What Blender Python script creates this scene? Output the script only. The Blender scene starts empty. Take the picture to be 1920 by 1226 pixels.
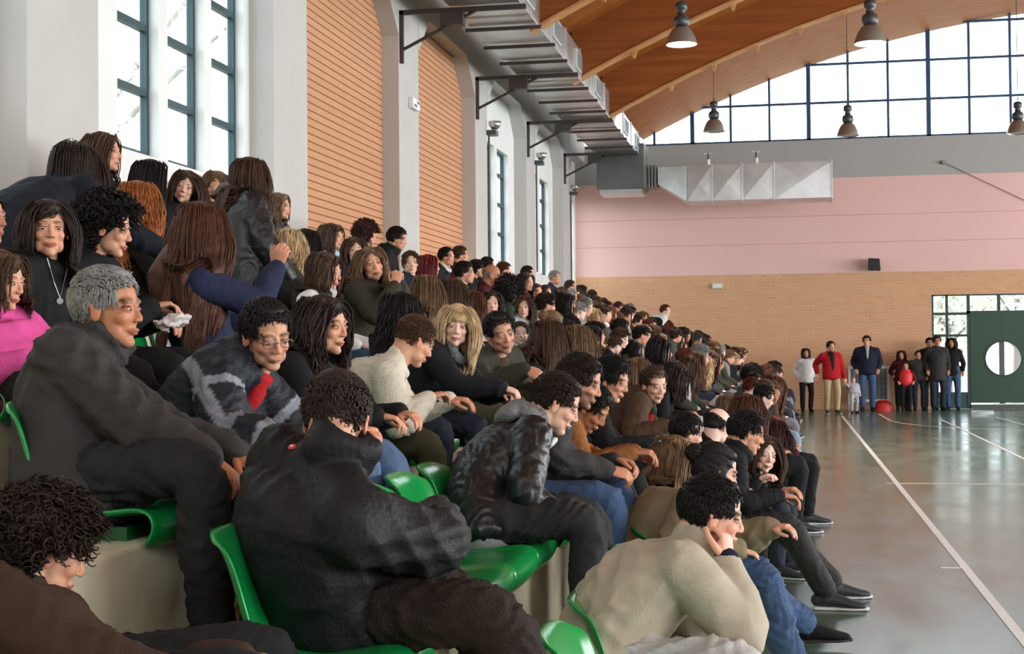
import bpy, bmesh, math, random
import numpy as np
from mathutils import Vector, Matrix
PI = math.pi
SC = bpy.context.scene
COL = SC.collection

# ---------------------------------------------------------------- camera
F_PX, VPX, VPY, CX, CY, ROLL = 2700.0, 1477.0, 654.0, 960.0, 613.0, 0.012
CAM = np.array([0.0, 0.0, 1.44])
def _nrm(v):
    v = np.asarray(v, float)
    return v / np.linalg.norm(v)
_Yc = _nrm([VPX - CX, -(VPY - CY), -F_PX])          # world +Y seen in camera axes
_Zc = np.array([-ROLL, 1.0, 0.0])
_Zc = _nrm(_Zc - _Yc * _Zc.dot(_Yc))
_Xc = np.cross(_Yc, _Zc)
R_WC = np.array([_Xc, _Yc, _Zc]).T                  # world -> camera
def at(px, py, Y=None, X=None, Z=None):
    """world point seen at a pixel of the 1920x1226 frame, on a plane Y= / X= / Z="""
    d = R_WC.T @ np.array([px - CX, -(py - CY), -F_PX])
    if Y is not None: t = (Y - CAM[1]) / d[1]
    elif X is not None: t = (X - CAM[0]) / d[0]
    else: t = (Z - CAM[2]) / d[2]
    return CAM + d * t
cam_d = bpy.data.cameras.new('camera')
cam_d.sensor_width = 36.0
cam_d.lens = 36.0 * F_PX / 1920.0
cam_d.clip_start, cam_d.clip_end = 0.05, 500
cam = bpy.data.objects.new('camera', cam_d)
COL.objects.link(cam)
_M = Matrix([list(r) for r in R_WC.T]).to_4x4()
_M.translation = Vector(CAM)
cam.matrix_world = _M
SC.camera = cam

# ---------------------------------------------------------------- world, light, exposure
w = bpy.data.worlds.new('overcast_sky'); SC.world = w
w.use_nodes = True
bg = w.node_tree.nodes['Background']
bg.inputs[0].default_value = (0.88, 0.95, 1.0, 1)
bg.inputs[1].default_value = 2.1
SC.view_settings.view_transform = 'Standard'
SC.view_settings.look = 'None'
SC.view_settings.exposure = 1.4
SC.view_settings.gamma = 1.0
SC.view_settings.use_curve_mapping = False
SC.cycles.max_bounces = 6
SC.cycles.diffuse_bounces = 4
SC.cycles.glossy_bounces = 3
SC.cycles.transparent_max_bounces = 12
SC.cycles.caustics_reflective = False
SC.cycles.caustics_refractive = False
SC.cycles.sample_clamp_indirect = 6
def area_light(name, loc, rot, sx, sy, power, color=(1, 1, 1)):
    l = bpy.data.lights.new(name, 'AREA'); l.shape = 'RECTANGLE'
    l.size, l.size_y, l.energy, l.color = sx, sy, power, color
    o = bpy.data.objects.new(name, l); COL.objects.link(o)
    o.location, o.rotation_euler = loc, rot
    return o
# added fill light from the unseen right side; no windows are built there
area_light('added_side_fill', (20.5, 14, 4.2), (0, math.radians(80), 0), 5.0, 40, 2300, (0.93, 0.97, 1.0))

# ---------------------------------------------------------------- materials
MATS = {}
def _lin(c):
    return tuple((x / 12.92 if x <= 0.04045 else ((x + 0.055) / 1.055) ** 2.4) for x in c)
def hexc(h):
    return _lin(tuple(int(h[i:i + 2], 16) / 255 for i in (0, 2, 4)))
def mat(name, color=(0.5, 0.5, 0.5), rough=0.6, metal=0.0, noise=0.0, nscale=8.0, bump=0.0, bscale=60.0,
        spec=0.5, emit=0.0, attr=None, sheen=0.0, stretch=None):
    """principled material; noise = colour mottling, bump = fine relief, in object space"""
    if isinstance(color, str): color = hexc(color)
    if name in MATS: return MATS[name]
    m = bpy.data.materials.new(name); m.use_nodes = True
    nt = m.node_tree; b = nt.nodes['Principled BSDF']
    b.inputs['Base Color'].default_value = (*color, 1)
    b.inputs['Roughness'].default_value = rough
    b.inputs['Metallic'].default_value = metal
    b.inputs['Specular IOR Level'].default_value = spec
    if sheen: b.inputs['Sheen Weight'].default_value = sheen
    if emit:
        b.inputs['Emission Color'].default_value = (*color, 1)
        b.inputs['Emission Strength'].default_value = emit
    tc = nt.nodes.new('ShaderNodeTexCoord'); src = tc.outputs['Object']
    if stretch:
        mp = nt.nodes.new('ShaderNodeMapping'); mp.inputs['Scale'].default_value = stretch
        nt.links.new(src, mp.inputs[0]); src = mp.outputs[0]
    csock = None
    if attr:
        a = nt.nodes.new('ShaderNodeAttribute'); a.attribute_name = attr; csock = a.outputs['Color']
        nt.links.new(csock, b.inputs['Base Color'])
    if noise:
        n = nt.nodes.new('ShaderNodeTexNoise'); n.inputs['Scale'].default_value = nscale; n.inputs['Detail'].default_value = 4
        nt.links.new(src, n.inputs['Vector'])
        r = nt.nodes.new('ShaderNodeMapRange')
        r.inputs['From Min'].default_value = 0.3; r.inputs['From Max'].default_value = 0.7
        r.inputs['To Min'].default_value = 1 - noise; r.inputs['To Max'].default_value = 1 + noise
        nt.links.new(n.outputs[0], r.inputs[0])
        v = nt.nodes.new('ShaderNodeVectorMath'); v.operation = 'SCALE'
        if csock: nt.links.new(csock, v.inputs[0])
        else: v.inputs[0].default_value = color
        nt.links.new(r.outputs[0], v.inputs['Scale'])
        nt.links.new(v.outputs[0], b.inputs['Base Color'])
    if bump:
        n2 = nt.nodes.new('ShaderNodeTexNoise'); n2.inputs['Scale'].default_value = bscale; n2.inputs['Detail'].default_value = 3
        nt.links.new(src, n2.inputs['Vector'])
        bp = nt.nodes.new('ShaderNodeBump'); bp.inputs['Strength'].default_value = bump; bp.inputs['Distance'].default_value = 0.02
        nt.links.new(n2.outputs[0], bp.inputs['Height']); nt.links.new(bp.outputs[0], b.inputs['Normal'])
    MATS[name] = m
    return m

def glass_mat():
    if 'window_glass' in MATS: return MATS['window_glass']
    m = bpy.data.materials.new('window_glass'); m.use_nodes = True
    nt = m.node_tree; nt.nodes.remove(nt.nodes['Principled BSDF'])
    out = nt.nodes['Material Output']
    t = nt.nodes.new('ShaderNodeBsdfTransparent'); t.inputs[0].default_value = (0.93, 0.96, 0.97, 1)
    g = nt.nodes.new('ShaderNodeBsdfGlossy'); g.inputs['Roughness'].default_value = 0.03
    mx = nt.nodes.new('ShaderNodeMixShader'); mx.inputs[0].default_value = 0.05
    nt.links.new(t.outputs[0], mx.inputs[1]); nt.links.new(g.outputs[0], mx.inputs[2])
    nt.links.new(mx.outputs[0], out.inputs[0])
    MATS['window_glass'] = m
    return m

def brick_mat(name, c1, c2, mortar, swap, row=0.075, width=0.24, msize=0.008, noise=0.12):
    """brick courses laid out in world metres; swap = axis running along the wall ('Y' or 'X')"""
    if name in MATS: return MATS[name]
    m = bpy.data.materials.new(name); m.use_nodes = True
    nt = m.node_tree; b = nt.nodes['Principled BSDF']; b.inputs['Roughness'].default_value = 0.8
    g = nt.nodes.new('ShaderNodeNewGeometry'); s = nt.nodes.new('ShaderNodeSeparateXYZ'); c = nt.nodes.new('ShaderNodeCombineXYZ')
    nt.links.new(g.outputs['Position'], s.inputs[0])
    nt.links.new(s.outputs[swap], c.inputs[0]); nt.links.new(s.outputs['Z'], c.inputs[1])
    br = nt.nodes.new('ShaderNodeTexBrick')
    nt.links.new(c.outputs[0], br.inputs['Vector'])
    br.inputs['Color1'].default_value = (*hexc(c1), 1); br.inputs['Color2'].default_value = (*hexc(c2), 1)
    br.inputs['Mortar'].default_value = (*hexc(mortar), 1)
    br.inputs['Scale'].default_value = 1.0; br.inputs['Mortar Size'].default_value = msize
    br.inputs['Mortar Smooth'].default_value = 0.2
    br.inputs['Brick Width'].default_value = width; br.inputs['Row Height'].default_value = row
    n = nt.nodes.new('ShaderNodeTexNoise'); n.inputs['Scale'].default_value = 3.0; n.inputs['Detail'].default_value = 5
    nt.links.new(g.outputs['Position'], n.inputs['Vector'])
    r = nt.nodes.new('ShaderNodeMapRange'); r.inputs['To Min'].default_value = 1 - noise; r.inputs['To Max'].default_value = 1 + noise
    nt.links.new(n.outputs[0], r.inputs[0])
    v = nt.nodes.new('ShaderNodeVectorMath'); v.operation = 'SCALE'
    nt.links.new(br.outputs['Color'], v.inputs[0]); nt.links.new(r.outputs[0], v.inputs['Scale'])
    nt.links.new(v.outputs[0], b.inputs['Base Color'])
    bp = nt.nodes.new('ShaderNodeBump'); bp.inputs['Strength'].default_value = 0.5; bp.inputs['Distance'].default_value = 0.01; bp.invert = True
    nt.links.new(br.outputs['Fac'], bp.inputs['Height']); nt.links.new(bp.outputs[0], b.inputs['Normal'])
    MATS[name] = m
    return m

# ---------------------------------------------------------------- object helpers
def tag(o, label=None, cat=None, group=None, kind=None):
    if label: o['label'] = label
    if cat: o['category'] = cat
    if group: o['group'] = group
    if kind: o['kind'] = kind
    return o
def empty(name, loc=(0, 0, 0), rz=0.0):
    o = bpy.data.objects.new(name, None); COL.objects.link(o)
    o.empty_display_size = 0.1
    o.location = loc; o.rotation_euler = (0, 0, rz)
    return o
class MB:
    """collects boxes, bars, tubes and rings in ONE mesh"""
    def __init__(s): s.v, s.f = [], []
    def add(s, vs, fs):
        n = len(s.v); s.v += [tuple(map(float, v)) for v in vs]; s.f += [tuple(i + n for i in f) for f in fs]
        return s
    def box(s, x0, x1, y0, y1, z0, z1):
        vs = [(x, y, z) for x in (x0, x1) for y in (y0, y1) for z in (z0, z1)]
        return s.add(vs, [(0, 1, 3, 2), (4, 6, 7, 5), (0, 4, 5, 1), (2, 3, 7, 6), (0, 2, 6, 4), (1, 5, 7, 3)])
    def prism(s, poly, axis, a0, a1):
        """poly of 2D points extruded along axis from a0 to a1"""
        def P(u, v, a):
            return {'X': (a, u, v), 'Y': (u, a, v), 'Z': (u, v, a)}[axis]
        n = len(poly)
        vs = [P(u, v, a0) for u, v in poly] + [P(u, v, a1) for u, v in poly]
        fs = [tuple(range(n)), tuple(range(2 * n - 1, n - 1, -1))] + [(i, i + n, (i + 1) % n + n, (i + 1) % n) for i in range(n)]
        return s.add(vs, fs)
    def bar(s, a, b, r0, r1=None, n=8, up=(0, 0, 1), flat=1.0):
        r1 = r0 if r1 is None else r1
        a, b = np.array(a, float), np.array(b, float)
        t = _nrm(b - a); u = np.cross(t, up)
        if np.linalg.norm(u) < 1e-5: u = np.cross(t, (1, 0, 0))
        u = _nrm(u); w_ = np.cross(t, u)
        vs = [tuple(p + r * (math.cos(2 * PI * k / n) * u + flat * math.sin(2 * PI * k / n) * w_)) for p, r in ((a, r0), (b, r1)) for k in range(n)]
        return s.add(vs, [tuple(range(n)), tuple(range(2 * n - 1, n - 1, -1))] + [(i, i + n, (i + 1) % n + n, (i + 1) % n) for i in range(n)])
    def path(s, pts, r, n=6):
        for p, q in zip(pts[:-1], pts[1:]): s.bar(p, q, r, n=n)
        return s
    def lathe(s, prof, n=24, c=(0, 0, 0)):
        """prof: (radius, z) list, spun about a vertical axis through c"""
        vs = [(c[0] + r * math.cos(2 * PI * k / n), c[1] + r * math.sin(2 * PI * k / n), c[2] + z) for r, z in prof for k in range(n)]
        fs = [(i * n + k, i * n + (k + 1) % n, (i + 1) * n + (k + 1) % n, (i + 1) * n + k) for i in range(len(prof) - 1) for k in range(n)]
        return s.add(vs, fs)
    def build(s, name, m, parent=None, smooth=False, bevel=0.0):
        me = bpy.data.meshes.new(name); me.from_pydata(s.v, [], s.f); me.update()
        bm = bmesh.new(); bm.from_mesh(me); bmesh.ops.recalc_face_normals(bm, faces=bm.faces); bm.to_mesh(me); bm.free()
        if smooth: me.shade_smooth()
        me.materials.append(m)
        o = bpy.data.objects.new(name, me); COL.objects.link(o)
        if parent: o.parent = parent
        if bevel:
            bv = o.modifiers.new('bevel', 'BEVEL'); bv.width = bevel; bv.segments = 2; bv.limit_method = 'ANGLE'
        return o
def copy_tree(o, parent=None):
    c = o.copy(); COL.objects.link(c)
    if parent: c.parent = parent
    for ch in o.children: copy_tree(ch, c)
    return c
# ================================================================ THE HALL
D = 35.06           # back wall
XR = 5.1            # left recess plane at X=-5.1
XP = -4.85          # pier front plane
ARC_R, ARC_X, ARC_Z = 25.0, 8.0, 9.4
def arc_z(x, drop=0.0):
    r = ARC_R - drop
    return ARC_Z - ARC_R + math.sqrt(max(0.0, r * r - (x - ARC_X) ** 2))
XEND = 21.0
plaster = mat('white_plaster', 'e6e6e3', 0.75, noise=0.04, nscale=1.2, bump=0.05, bscale=40)
plaster_grey = mat('pier_paint_warm_grey', 'bdb9b4', 0.7, noise=0.04, nscale=1.5)
pink = mat('pink_wall_paint', 'e6bcb6', 0.7, noise=0.03, nscale=0.6)
grey_band = mat('grey_wall_paint', 'a9aaa7', 0.75, noise=0.03, nscale=0.8)
steel_blue = mat('dark_blue_window_frame', '27476b', 0.5)
steel_teal = mat('dark_teal_window_frame', '1e3e42', 0.5)
green_paint = mat('dark_green_door_paint', '0f3a22', 0.35, noise=0.08, nscale=3)
concrete = mat('pale_painted_concrete', 'c9c2a8', 0.75, noise=0.16, nscale=5, bump=0.1, bscale=30)

# floor
def floor_mat():
    m = bpy.data.materials.new('glossy_green_court'); m.use_nodes = True
    nt = m.node_tree; b = nt.nodes['Principled BSDF']
    g = nt.nodes.new('ShaderNodeNewGeometry')
    n = nt.nodes.new('ShaderNodeTexNoise'); n.inputs['Scale'].default_value = 0.9; n.inputs['Detail'].default_value = 6
    nt.links.new(g.outputs['Position'], n.inputs['Vector'])
    cr = nt.nodes.new('ShaderNodeValToRGB')
    cr.color_ramp.elements[0].color = (*hexc('4f695c'), 1); cr.color_ramp.elements[0].position = 0.3
    cr.color_ramp.elements[1].color = (*hexc('66786e'), 1); cr.color_ramp.elements[1].position = 0.75
    nt.links.new(n.outputs[0], cr.inputs[0]); nt.links.new(cr.outputs[0], b.inputs['Base Color'])
    n2 = nt.nodes.new('ShaderNodeTexNoise'); n2.inputs['Scale'].default_value = 2.6; n2.inputs['Detail'].default_value = 6
    mp = nt.nodes.new('ShaderNodeMapping'); mp.inputs['Scale'].default_value = (1.0, 0.35, 1)
    nt.links.new(g.outputs['Position'], mp.inputs[0]); nt.links.new(mp.outputs[0], n2.inputs['Vector'])
    r = nt.nodes.new('ShaderNodeMapRange'); r.inputs['From Min'].default_value = 0.3; r.inputs['From Max'].default_value = 0.7
    r.inputs['To Min'].default_value = 0.13; r.inputs['To Max'].default_value = 0.24
    nt.links.new(n2.outputs[0], r.inputs[0]); nt.links.new(r.outputs[0], b.inputs['Roughness'])
    b.inputs['IOR'].default_value = 1.5; b.inputs['Specular IOR Level'].default_value = 0.4
    bp = nt.nodes.new('ShaderNodeBump'); bp.inputs['Strength'].default_value = 0.06; bp.inputs['Distance'].default_value = 0.02
    nt.links.new(n2.outputs[0], bp.inputs['Height']); nt.links.new(bp.outputs[0], b.inputs['Normal'])
    return m
tag(MB().box(-5.6, XEND, -6, D + 0.02, -0.2, 0.0).build('floor', floor_mat()), kind='structure')

# painted court lines (thin paint on the floor), one object for each marking
white_line = mat('white_line_paint', 'e4e4de', 0.35, noise=0.05, nscale=12)
def line(label, pts, wd=0.05, z=0.004):
    mb = MB()
    for (x0, y0), (x1, y1) in zip(pts[:-1], pts[1:]):
        d = _nrm([x1 - x0, y1 - y0]); n = np.array([-d[1], d[0]]) * wd / 2
        a, b = np.array([x0, y0]) - d * wd * .3, np.array([x1, y1]) + d * wd * .3
        mb.add([(*(a + n), z), (*(b + n), z), (*(b - n), z), (*(a - n), z), (*(a + n), 0.0005), (*(b + n), 0.0005), (*(b - n), 0.0005), (*(a - n), 0.0005)],
               [(0, 1, 2, 3), (0, 4, 5, 1), (1, 5, 6, 2), (2, 6, 7, 3), (3, 7, 4, 0)])
    o = mb.build('court_line', white_line)
    tag(o, label, 'floor marking', 'white court lines painted on the green floor')
def G(px, py): return tuple(at(px, py, Z=0.0)[:2])
sx = 1.12
line('long white sideline running from the lower right corner to the far wall', [(sx, 2.5), (sx, 31.4)], 0.055)
line('thin white halfway line crossing the court right of the sideline', [(G(1665, 906)[0], G(1665, 906)[1]), (13, G(1665, 906)[1])], 0.05, 0.003)
y_t = G(1790, 1065)[1]
line('short white tick joining the sideline near the lower right', [(sx - 0.14, y_t), (sx - 0.01, y_t)], 0.05, 0.003)
line('curved white line near the far wall by the red dome bag', [G(1648, 776), G(1656, 781), G(1670, 789), G(1695, 794), G(1740, 799), G(1800, 803), G(1919, 806), G(2050, 808)], 0.05, 0.003)
line('slanting white line on the far right half of the floor', [G(1762, 786), G(1800, 803), G(1919, 860), G(1990, 894)], 0.05, 0.0035)
line('short faint line at the far right edge near the green door', [G(1866, 782), G(1919, 796), G(2000, 818)], 0.05, 0.0032)

# seating terrace: six stepped rows of concrete
ROW_H = [None] + [-0.42 - 0.78 * k for k in range(6)]           # seat line X of rows 1..6
FL = [None, 0.0, 0.26, 0.59, 0.91, 1.23, 1.55, 1.87]            # where the feet of each row rest
SEAT = [None] + [FL[k + 1] + 0.06 for k in range(1, 7)]         # seat surface height
poly = [(ROW_H[1] + 0.2, 0.0)]
for k in range(1, 7):
    x = ROW_H[k] + 0.2
    poly += [(x, FL[k]), (x, FL[k + 1])]
poly += [(-5.35, FL[7]), (-5.35, 0.0)]
pp = []
for p in poly:
    if not pp or pp[-1] != p: pp.append(p)
tag(MB().prism([(x, max(z, 0.001)) for x, z in pp], 'Y', 1.2, 34.2).build('floor_terrace', concrete, bevel=0.012), kind='structure')

# ---- left long wall: recess plane with window openings, piers, brick infill
OUT = -5.27
def wall_x(mb, x0, x1, y0, y1, z0, z1, holes=()):
    """solid slab with rectangular holes (hy0,hy1,hz0,hz1)"""
    ys = sorted({y0, y1} | {h[i] for h in holes for i in (0, 1)})
    for a, b in zip(ys[:-1], ys[1:]):
        col = [h for h in holes if h[0] <= a and h[1] >= b]
        if not col: mb.box(x0, x1, a, b, z0, z1)
        else:
            h = col[0]; mb.box(x0, x1, a, b, z0, h[2]); mb.box(x0, x1, a, b, h[3], z1)
TOP = 5.95
SILL, WTOP = 3.06, 5.1
PIERS = [(-1.1, -0.1), (3.6, 4.6), (8.6, 9.6), (13.2, 14.2), (17.8, 18.8), (22.4, 23.3), (27.0, 27.9), (31.6, 32.5)]
win_near = [(5.8, 6.55), (6.72, 7.5), (7.67, 8.4)], [(10.4, 11.15), (11.33, 12.1), (12.27, 13.06)]
win_far = [[(23.95, 25.1), (25.35, 26.4)], [(28.6, 29.65), (29.9, 31.0)], [(33.0, 34.75)]]
wi = 0
mb = MB()
holes = []
for grp in win_near: holes += [(a, b, SILL, 6.3) for a, b in grp]
for grp in win_far: holes += [(a, b, SILL, WTOP) for a, b in grp]
wall_x(mb, OUT, -XR, -6, D + 0.3, 0, 6.66, holes)
tag(mb.build('wall_left', plaster), kind='structure')
pm = MB()
for a, b in PIERS:
    pm.box(-5.12, XP, a, b, 1.85, 6.655)
tag(pm.build('wall_left_piers', plaster_grey, bevel=0.01), kind='structure')
# heads between the piers: beam with chamfered corners
hm = MB()
for (a0, a1), (b0, b1) in zip(PIERS[:-1], PIERS[1:]):
    ch = 0.62
    zt, zc = (6.05, 5.5)
    hm.prism([(a1, zc), (a1 + ch, zt), (b0 - ch, zt), (b0, zc), (b0, 6.655), (a1, 6.655)], 'X', -5.12, XP + 0.002)
hm.prism([(32.5, 5.5), (33.1, 6.05), (D, 6.05), (D, 6.655), (32.5, 6.655)], 'X', -5.12, XP + 0.002)
tag(hm.build('wall_left_beam', plaster_grey), kind='structure')
brickL = brick_mat('ribbed_terracotta_cladding', 'c8946e', 'c28d66', '80502f', 'Y', row=0.085, width=60.0, msize=0.008, noise=0.08)
bmb = MB()
for a, b in ((14.2, 17.8), (18.8, 22.4)):
    bmb.box(-5.2, -5.075, a, b, 1.86, 6.1)
tag(bmb.build('wall_left_cladding', brickL), kind='structure')
tag(MB().box(-5.12, -4.83, 8.9, 13.2, SILL - 0.06, SILL - 0.02).build('trim_1', plaster), kind='structure') if False else None

glass = glass_mat()
def window_left(a, b, z0, z1, bars, frame_m):
    global wi
    wi += 1
    o = empty('window_%d' % wi, (-5.215, (a + b) / 2, z0)); tag(o, kind='structure')
    ox, oy, oz = o.location
    t = 0.045
    f = MB()
    x0, x1 = -0.03, 0.03
    A, B, H = a - oy, b - oy, z1 - z0
    f.box(x0, x1, A, A + t, 0, H); f.box(x0, x1, B - t, B, 0, H); f.box(x0, x1, A + t, B - t, 0, t); f.box(x0, x1, A + t, B - t, H - t, H)
    for z in bars:
        if z0 < z < z1: f.box(x0, x1, A + t, B - t, z - z0 - 0.03, z - z0 + 0.03)
    f.build('window_frame', frame_m, o)
    MB().box(-0.006, 0.006, A + t, B - t, t, H - t).build('pane', glass, o)
for grp in win_near:
    for a, b in grp: window_left(a, b, SILL, 6.3, [3.6, 4.14, 4.68, 5.22, 5.76, 6.3, 6.84], steel_teal)
for grp in win_far:
    for a, b in grp: window_left(a, b, SILL, WTOP, [3.6, 4.14, 4.68], steel_teal)

# ---- back wall
brickB = brick_mat('tan_brick_back_wall', 'd8a47a', 'd09c72', 'cfae92', 'X', row=0.075, width=0.25, msize=0.009, noise=0.07)
def wall_y(mb, x0, x1, z0, z1, holes=()):
    xs = sorted({x0, x1} | {h[i] for h in holes for i in (0, 1)})
    for a, b in zip(xs[:-1], xs[1:]):
        col = [h for h in holes if h[0] <= a and h[1] >= b]
        if not col: mb.box(a, b, D, D + 0.3, z0, z1)
        else:
            h = col[0]
            if h[2] > z0: mb.box(a, b, D, D + 0.3, z0, h[2])
            mb.box(a, b, D, D + 0.3, h[3], z1)
DX0, DX1, DX2 = 3.33, 4.2, 8.2     # glazed side light from DX0, door from DX1
DTOP, GTOP = 2.24, 2.68
mb = MB(); wall_y(mb, -5.6, XEND, 0, 3.24, [(DX0, DX2, 0.0, GTOP)])
tag(mb.build('wall_back', brickB), kind='structure')
tag(MB().box(-5.1, XEND, D, D + 0.3, 3.24, 5.5).build('wall_back_pink', pink), kind='structure')
gr = MB()
for z in (3.95, 4.6): gr.box(-5.1, XEND, D - 0.006, D + 0.01, z, z + 0.012)
tag(gr.build('trim_2', mat('pink_joint_line', 'c8918c', 0.8)), kind='structure')  # thin strips in a darker pink along the wall's horizontal joints
tag(MB().box(-5.1, XEND, D, D + 0.3, 5.5, 6.42).build('wall_back_upper', grey_band), kind='structure')

tag(MB().box(-5.27, XEND, -6.3, -6, 0, 6.0).build('wall_front', plaster), kind='structure')
# arched glazing above
wi += 1
awin = empty('window_%d' % wi, (0, D + 0.12, 6.42)); tag(awin, kind='structure')
fr = MB()
x_l = -4.3
xs_thin, xs_thick = [], []
x = at(1226, 250, Y=D)[0]
n = 0
while x < XEND - 0.3:
    (xs_thick if n % 3 == 1 else xs_thin).append(x)
    x += 0.925; n += 1
for x in xs_thin + xs_thick:
    hw = 0.05 if x in xs_thick else 0.028
    fr.box(x - hw, x + hw, -0.05, 0.05, 0, arc_z(x) - 6.42 + 0.1)
for z in (7.32, 8.24, 9.1):
    dx = math.sqrt(max(0, ARC_R ** 2 - (z - ARC_Z + ARC_R) ** 2))
    fr.box(max(ARC_X - dx, -5), min(ARC_X + dx, XEND), -0.04, 0.04, z - 6.42 - 0.025, z - 6.42 + 0.025)
fr.box(-5, XEND, -0.05, 0.05, 0, 0.05)
fr.build('window_frame', steel_blue, awin)
pg = [(-5.0, 0.0)]
for i in range(41):
    xx = -5.0 + (XEND + 5.0) * i / 40
    if arc_z(xx) > 6.42: pg.append((xx, arc_z(xx) - 6.42 + 0.05))
pg += [(XEND, 0.0)]
MB().prism(pg[0:1] and pg, 'Y', -0.004, 0.004).build('pane', glass, awin)

# door with porthole and glazed surround
door = empty('door_1', (DX1, D + 0.1, 0)); tag(door, kind='structure')
pc = at(1882, 672, Y=D); pr = 0.39
def plate_with_hole(x0, x1, z0, z1, cx, cz, r, y0, y1, n=32):
    mbx = MB(); outer, inner = [], []
    for k in range(n):
        a = 2 * PI * (k + .5) / n; c, s_ = math.cos(a), math.sin(a)
        inner.append((cx + r * c, cz + r * s_))
        tx = ((x1 - cx) / c) if c > 0 else ((x0 - cx) / c)
        tz = ((z1 - cz) / s_) if s_ > 0 else ((z0 - cz) / s_)
        t = min(tx, tz); outer.append((cx + t * c, cz + t * s_))
    # snap nearest points to the corners
    for qx, qz in ((x0, z0), (x1, z0), (x0, z1), (x1, z1)):
        i = min(range(n), key=lambda i: (outer[i][0] - qx) ** 2 + (outer[i][1] - qz) ** 2); outer[i] = (qx, qz)
    vs = [(a, y0, b) for a, b in outer] + [(a, y0, b) for a, b in inner] + [(a, y1, b) for a, b in outer] + [(a, y1, b) for a, b in inner]
    fs = []
    for i in range(n):
        j = (i + 1) % n
        fs += [(i, j, n + j, n + i), (2 * n + i, 3 * n + i, 3 * n + j, 2 * n + j), (n + i, n + j, 3 * n + j, 3 * n + i), (i, 2 * n + i, 2 * n + j, j)]
    return mbx.add(vs, fs)
cx, cz = pc[0] - DX1, pc[2]
plate_with_hole(0.0, 2.06, 0.14, DTOP, cx, cz, pr, -0.04, 0.04).build('leaf', green_paint, door)
MB().box(2.08, 4.0, -0.04, 0.04, 0.14, DTOP).build('leaf', green_paint, door)
rg = MB(); n = 32
ring = [(cx + rr * math.cos(2 * PI * k / n), yy, cz + rr * math.sin(2 * PI * k / n)) for rr, yy in ((pr, -0.055), (pr + 0.045, -0.055), (pr + 0.045, -0.041), (pr, -0.041)) for k in range(n)]
rg.add(ring, [(a * n + k, a * n + (k + 1) % n, ((a + 1) % 4) * n + (k + 1) % n, ((a + 1) % 4) * n + k) for a in range(4) for k in range(n)])
rg.build('porthole_rim', mat('porthole_rim_paint', '0c2c1c', 0.3), door)
MB().bar((cx, -0.004, cz), (cx, 0.004, cz), pr, n=32).build('porthole_pane', glass, door)
MB().box(cx - 0.07, cx + 0.05, 0.12, 0.18, 0.0, 2.2).build('outer_post', mat('dark_outer_post', '30404a', 0.5), door)
MB().box(0.0, 4.0, -0.10, 0.12, 0.001, 0.1).build('threshold', mat('floor_threshold_grey', '4d554f', 0.5), door)
MB().box(0.5, 4.0, -0.115, -0.06, 0.1, 0.125).build('threshold_strip', white_line, door)
wi += 1
sw = empty('window_%d' % wi, (DX0, D + 0.12, 0.0)); tag(sw, kind='structure')
fr = MB(); t = 0.05
fr.box(0, t, -0.04, 0.04, 0.35, GTOP); fr.box(0.32, 0.38, -0.04, 0.04, 0.35, GTOP); fr.box(0.8, 0.87, -0.05, 0.05, 0, GTOP)
for z in (0.33, 1.69, 2.2): fr.box(0, 0.87, -0.045, 0.045, z, z + 0.06)
fr.box(0, DX2 - DX0, -0.04, 0.04, GTOP - 0.03, GTOP); fr.box(0.8, DX2 - DX0, -0.05, 0.05, DTOP - 0.01, DTOP + 0.05)
for xx in (1.52, 2.2, 2.88, 3.55, 4.2): fr.box(xx - 0.035, xx + 0.035, -0.045, 0.045, DTOP, GTOP)
fr.box(0, 0.87, -0.03, 0.03, 0.0, 0.34)
fr.build('window_frame', mat('door_frame_green_grey', '26403c', 0.5), sw)
MB().box(0.02, DX2 - DX0, -0.004, 0.004, DTOP, GTOP - 0.02).build('pane', glass, sw)
MB().box(0.02, 0.84, -0.004, 0.004, 0.36, DTOP).build('pane', glass, sw)

# ---- ceiling of curved boards
def wood_mat(name, c1, c2, scale=(0.5, 6, 6)):
    m = bpy.data.materials.new(name); m.use_nodes = True
    nt = m.node_tree; b = nt.nodes['Principled BSDF']; b.inputs['Roughness'].default_value = 0.6; b.inputs['Specular IOR Level'].default_value = 0.25
    g = nt.nodes.new('ShaderNodeNewGeometry')
    mp = nt.nodes.new('ShaderNodeMapping'); mp.inputs['Scale'].default_value = scale
    n = nt.nodes.new('ShaderNodeTexNoise'); n.inputs['Scale'].default_value = 1.5; n.inputs['Detail'].default_value = 6
    nt.links.new(g.outputs['Position'], mp.inputs[0]); nt.links.new(mp.outputs[0], n.inputs['Vector'])
    cr = nt.nodes.new('ShaderNodeValToRGB')
    cr.color_ramp.elements[0].color = (*hexc(c1), 1); cr.color_ramp.elements[0].position = 0.35
    cr.color_ramp.elements[1].color = (*hexc(c2), 1); cr.color_ramp.elements[1].position = 0.7
    nt.links.new(n.outputs[0], cr.inputs[0]); nt.links.new(cr.outputs[0], b.inputs['Base Color'])
    return m
wood = wood_mat('varnished_ceiling_boards', '935224', 'ab6831')
wood_rib = wood_mat('glulam_beam_wood', '8a4a20', 'a05c2a', (0.4, 2, 9))
wood_pale = wood_mat('pale_beam_edge_wood', 'b98350', 'd0a070')
NSEG = 48
mbx = MB()
vs, fs = [], []
for i in range(NSEG + 1):
    xx = -3.45 + (XEND + 3.45) * i / NSEG; z = arc_z(xx)
    vs += [(xx, -6, z), (xx, D + 0.4, z), (xx, -6, z + 0.25), (xx, D + 0.4, z + 0.25)]
for i in range(NSEG):
    a, b = 4 * i, 4 * i + 4
    fs += [(a, a + 1, b + 1, b), (a + 2, b + 2, b + 3, a + 3), (a, b, b + 2, a + 2), (a + 1, a + 3, b + 3, b + 1)]
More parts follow.
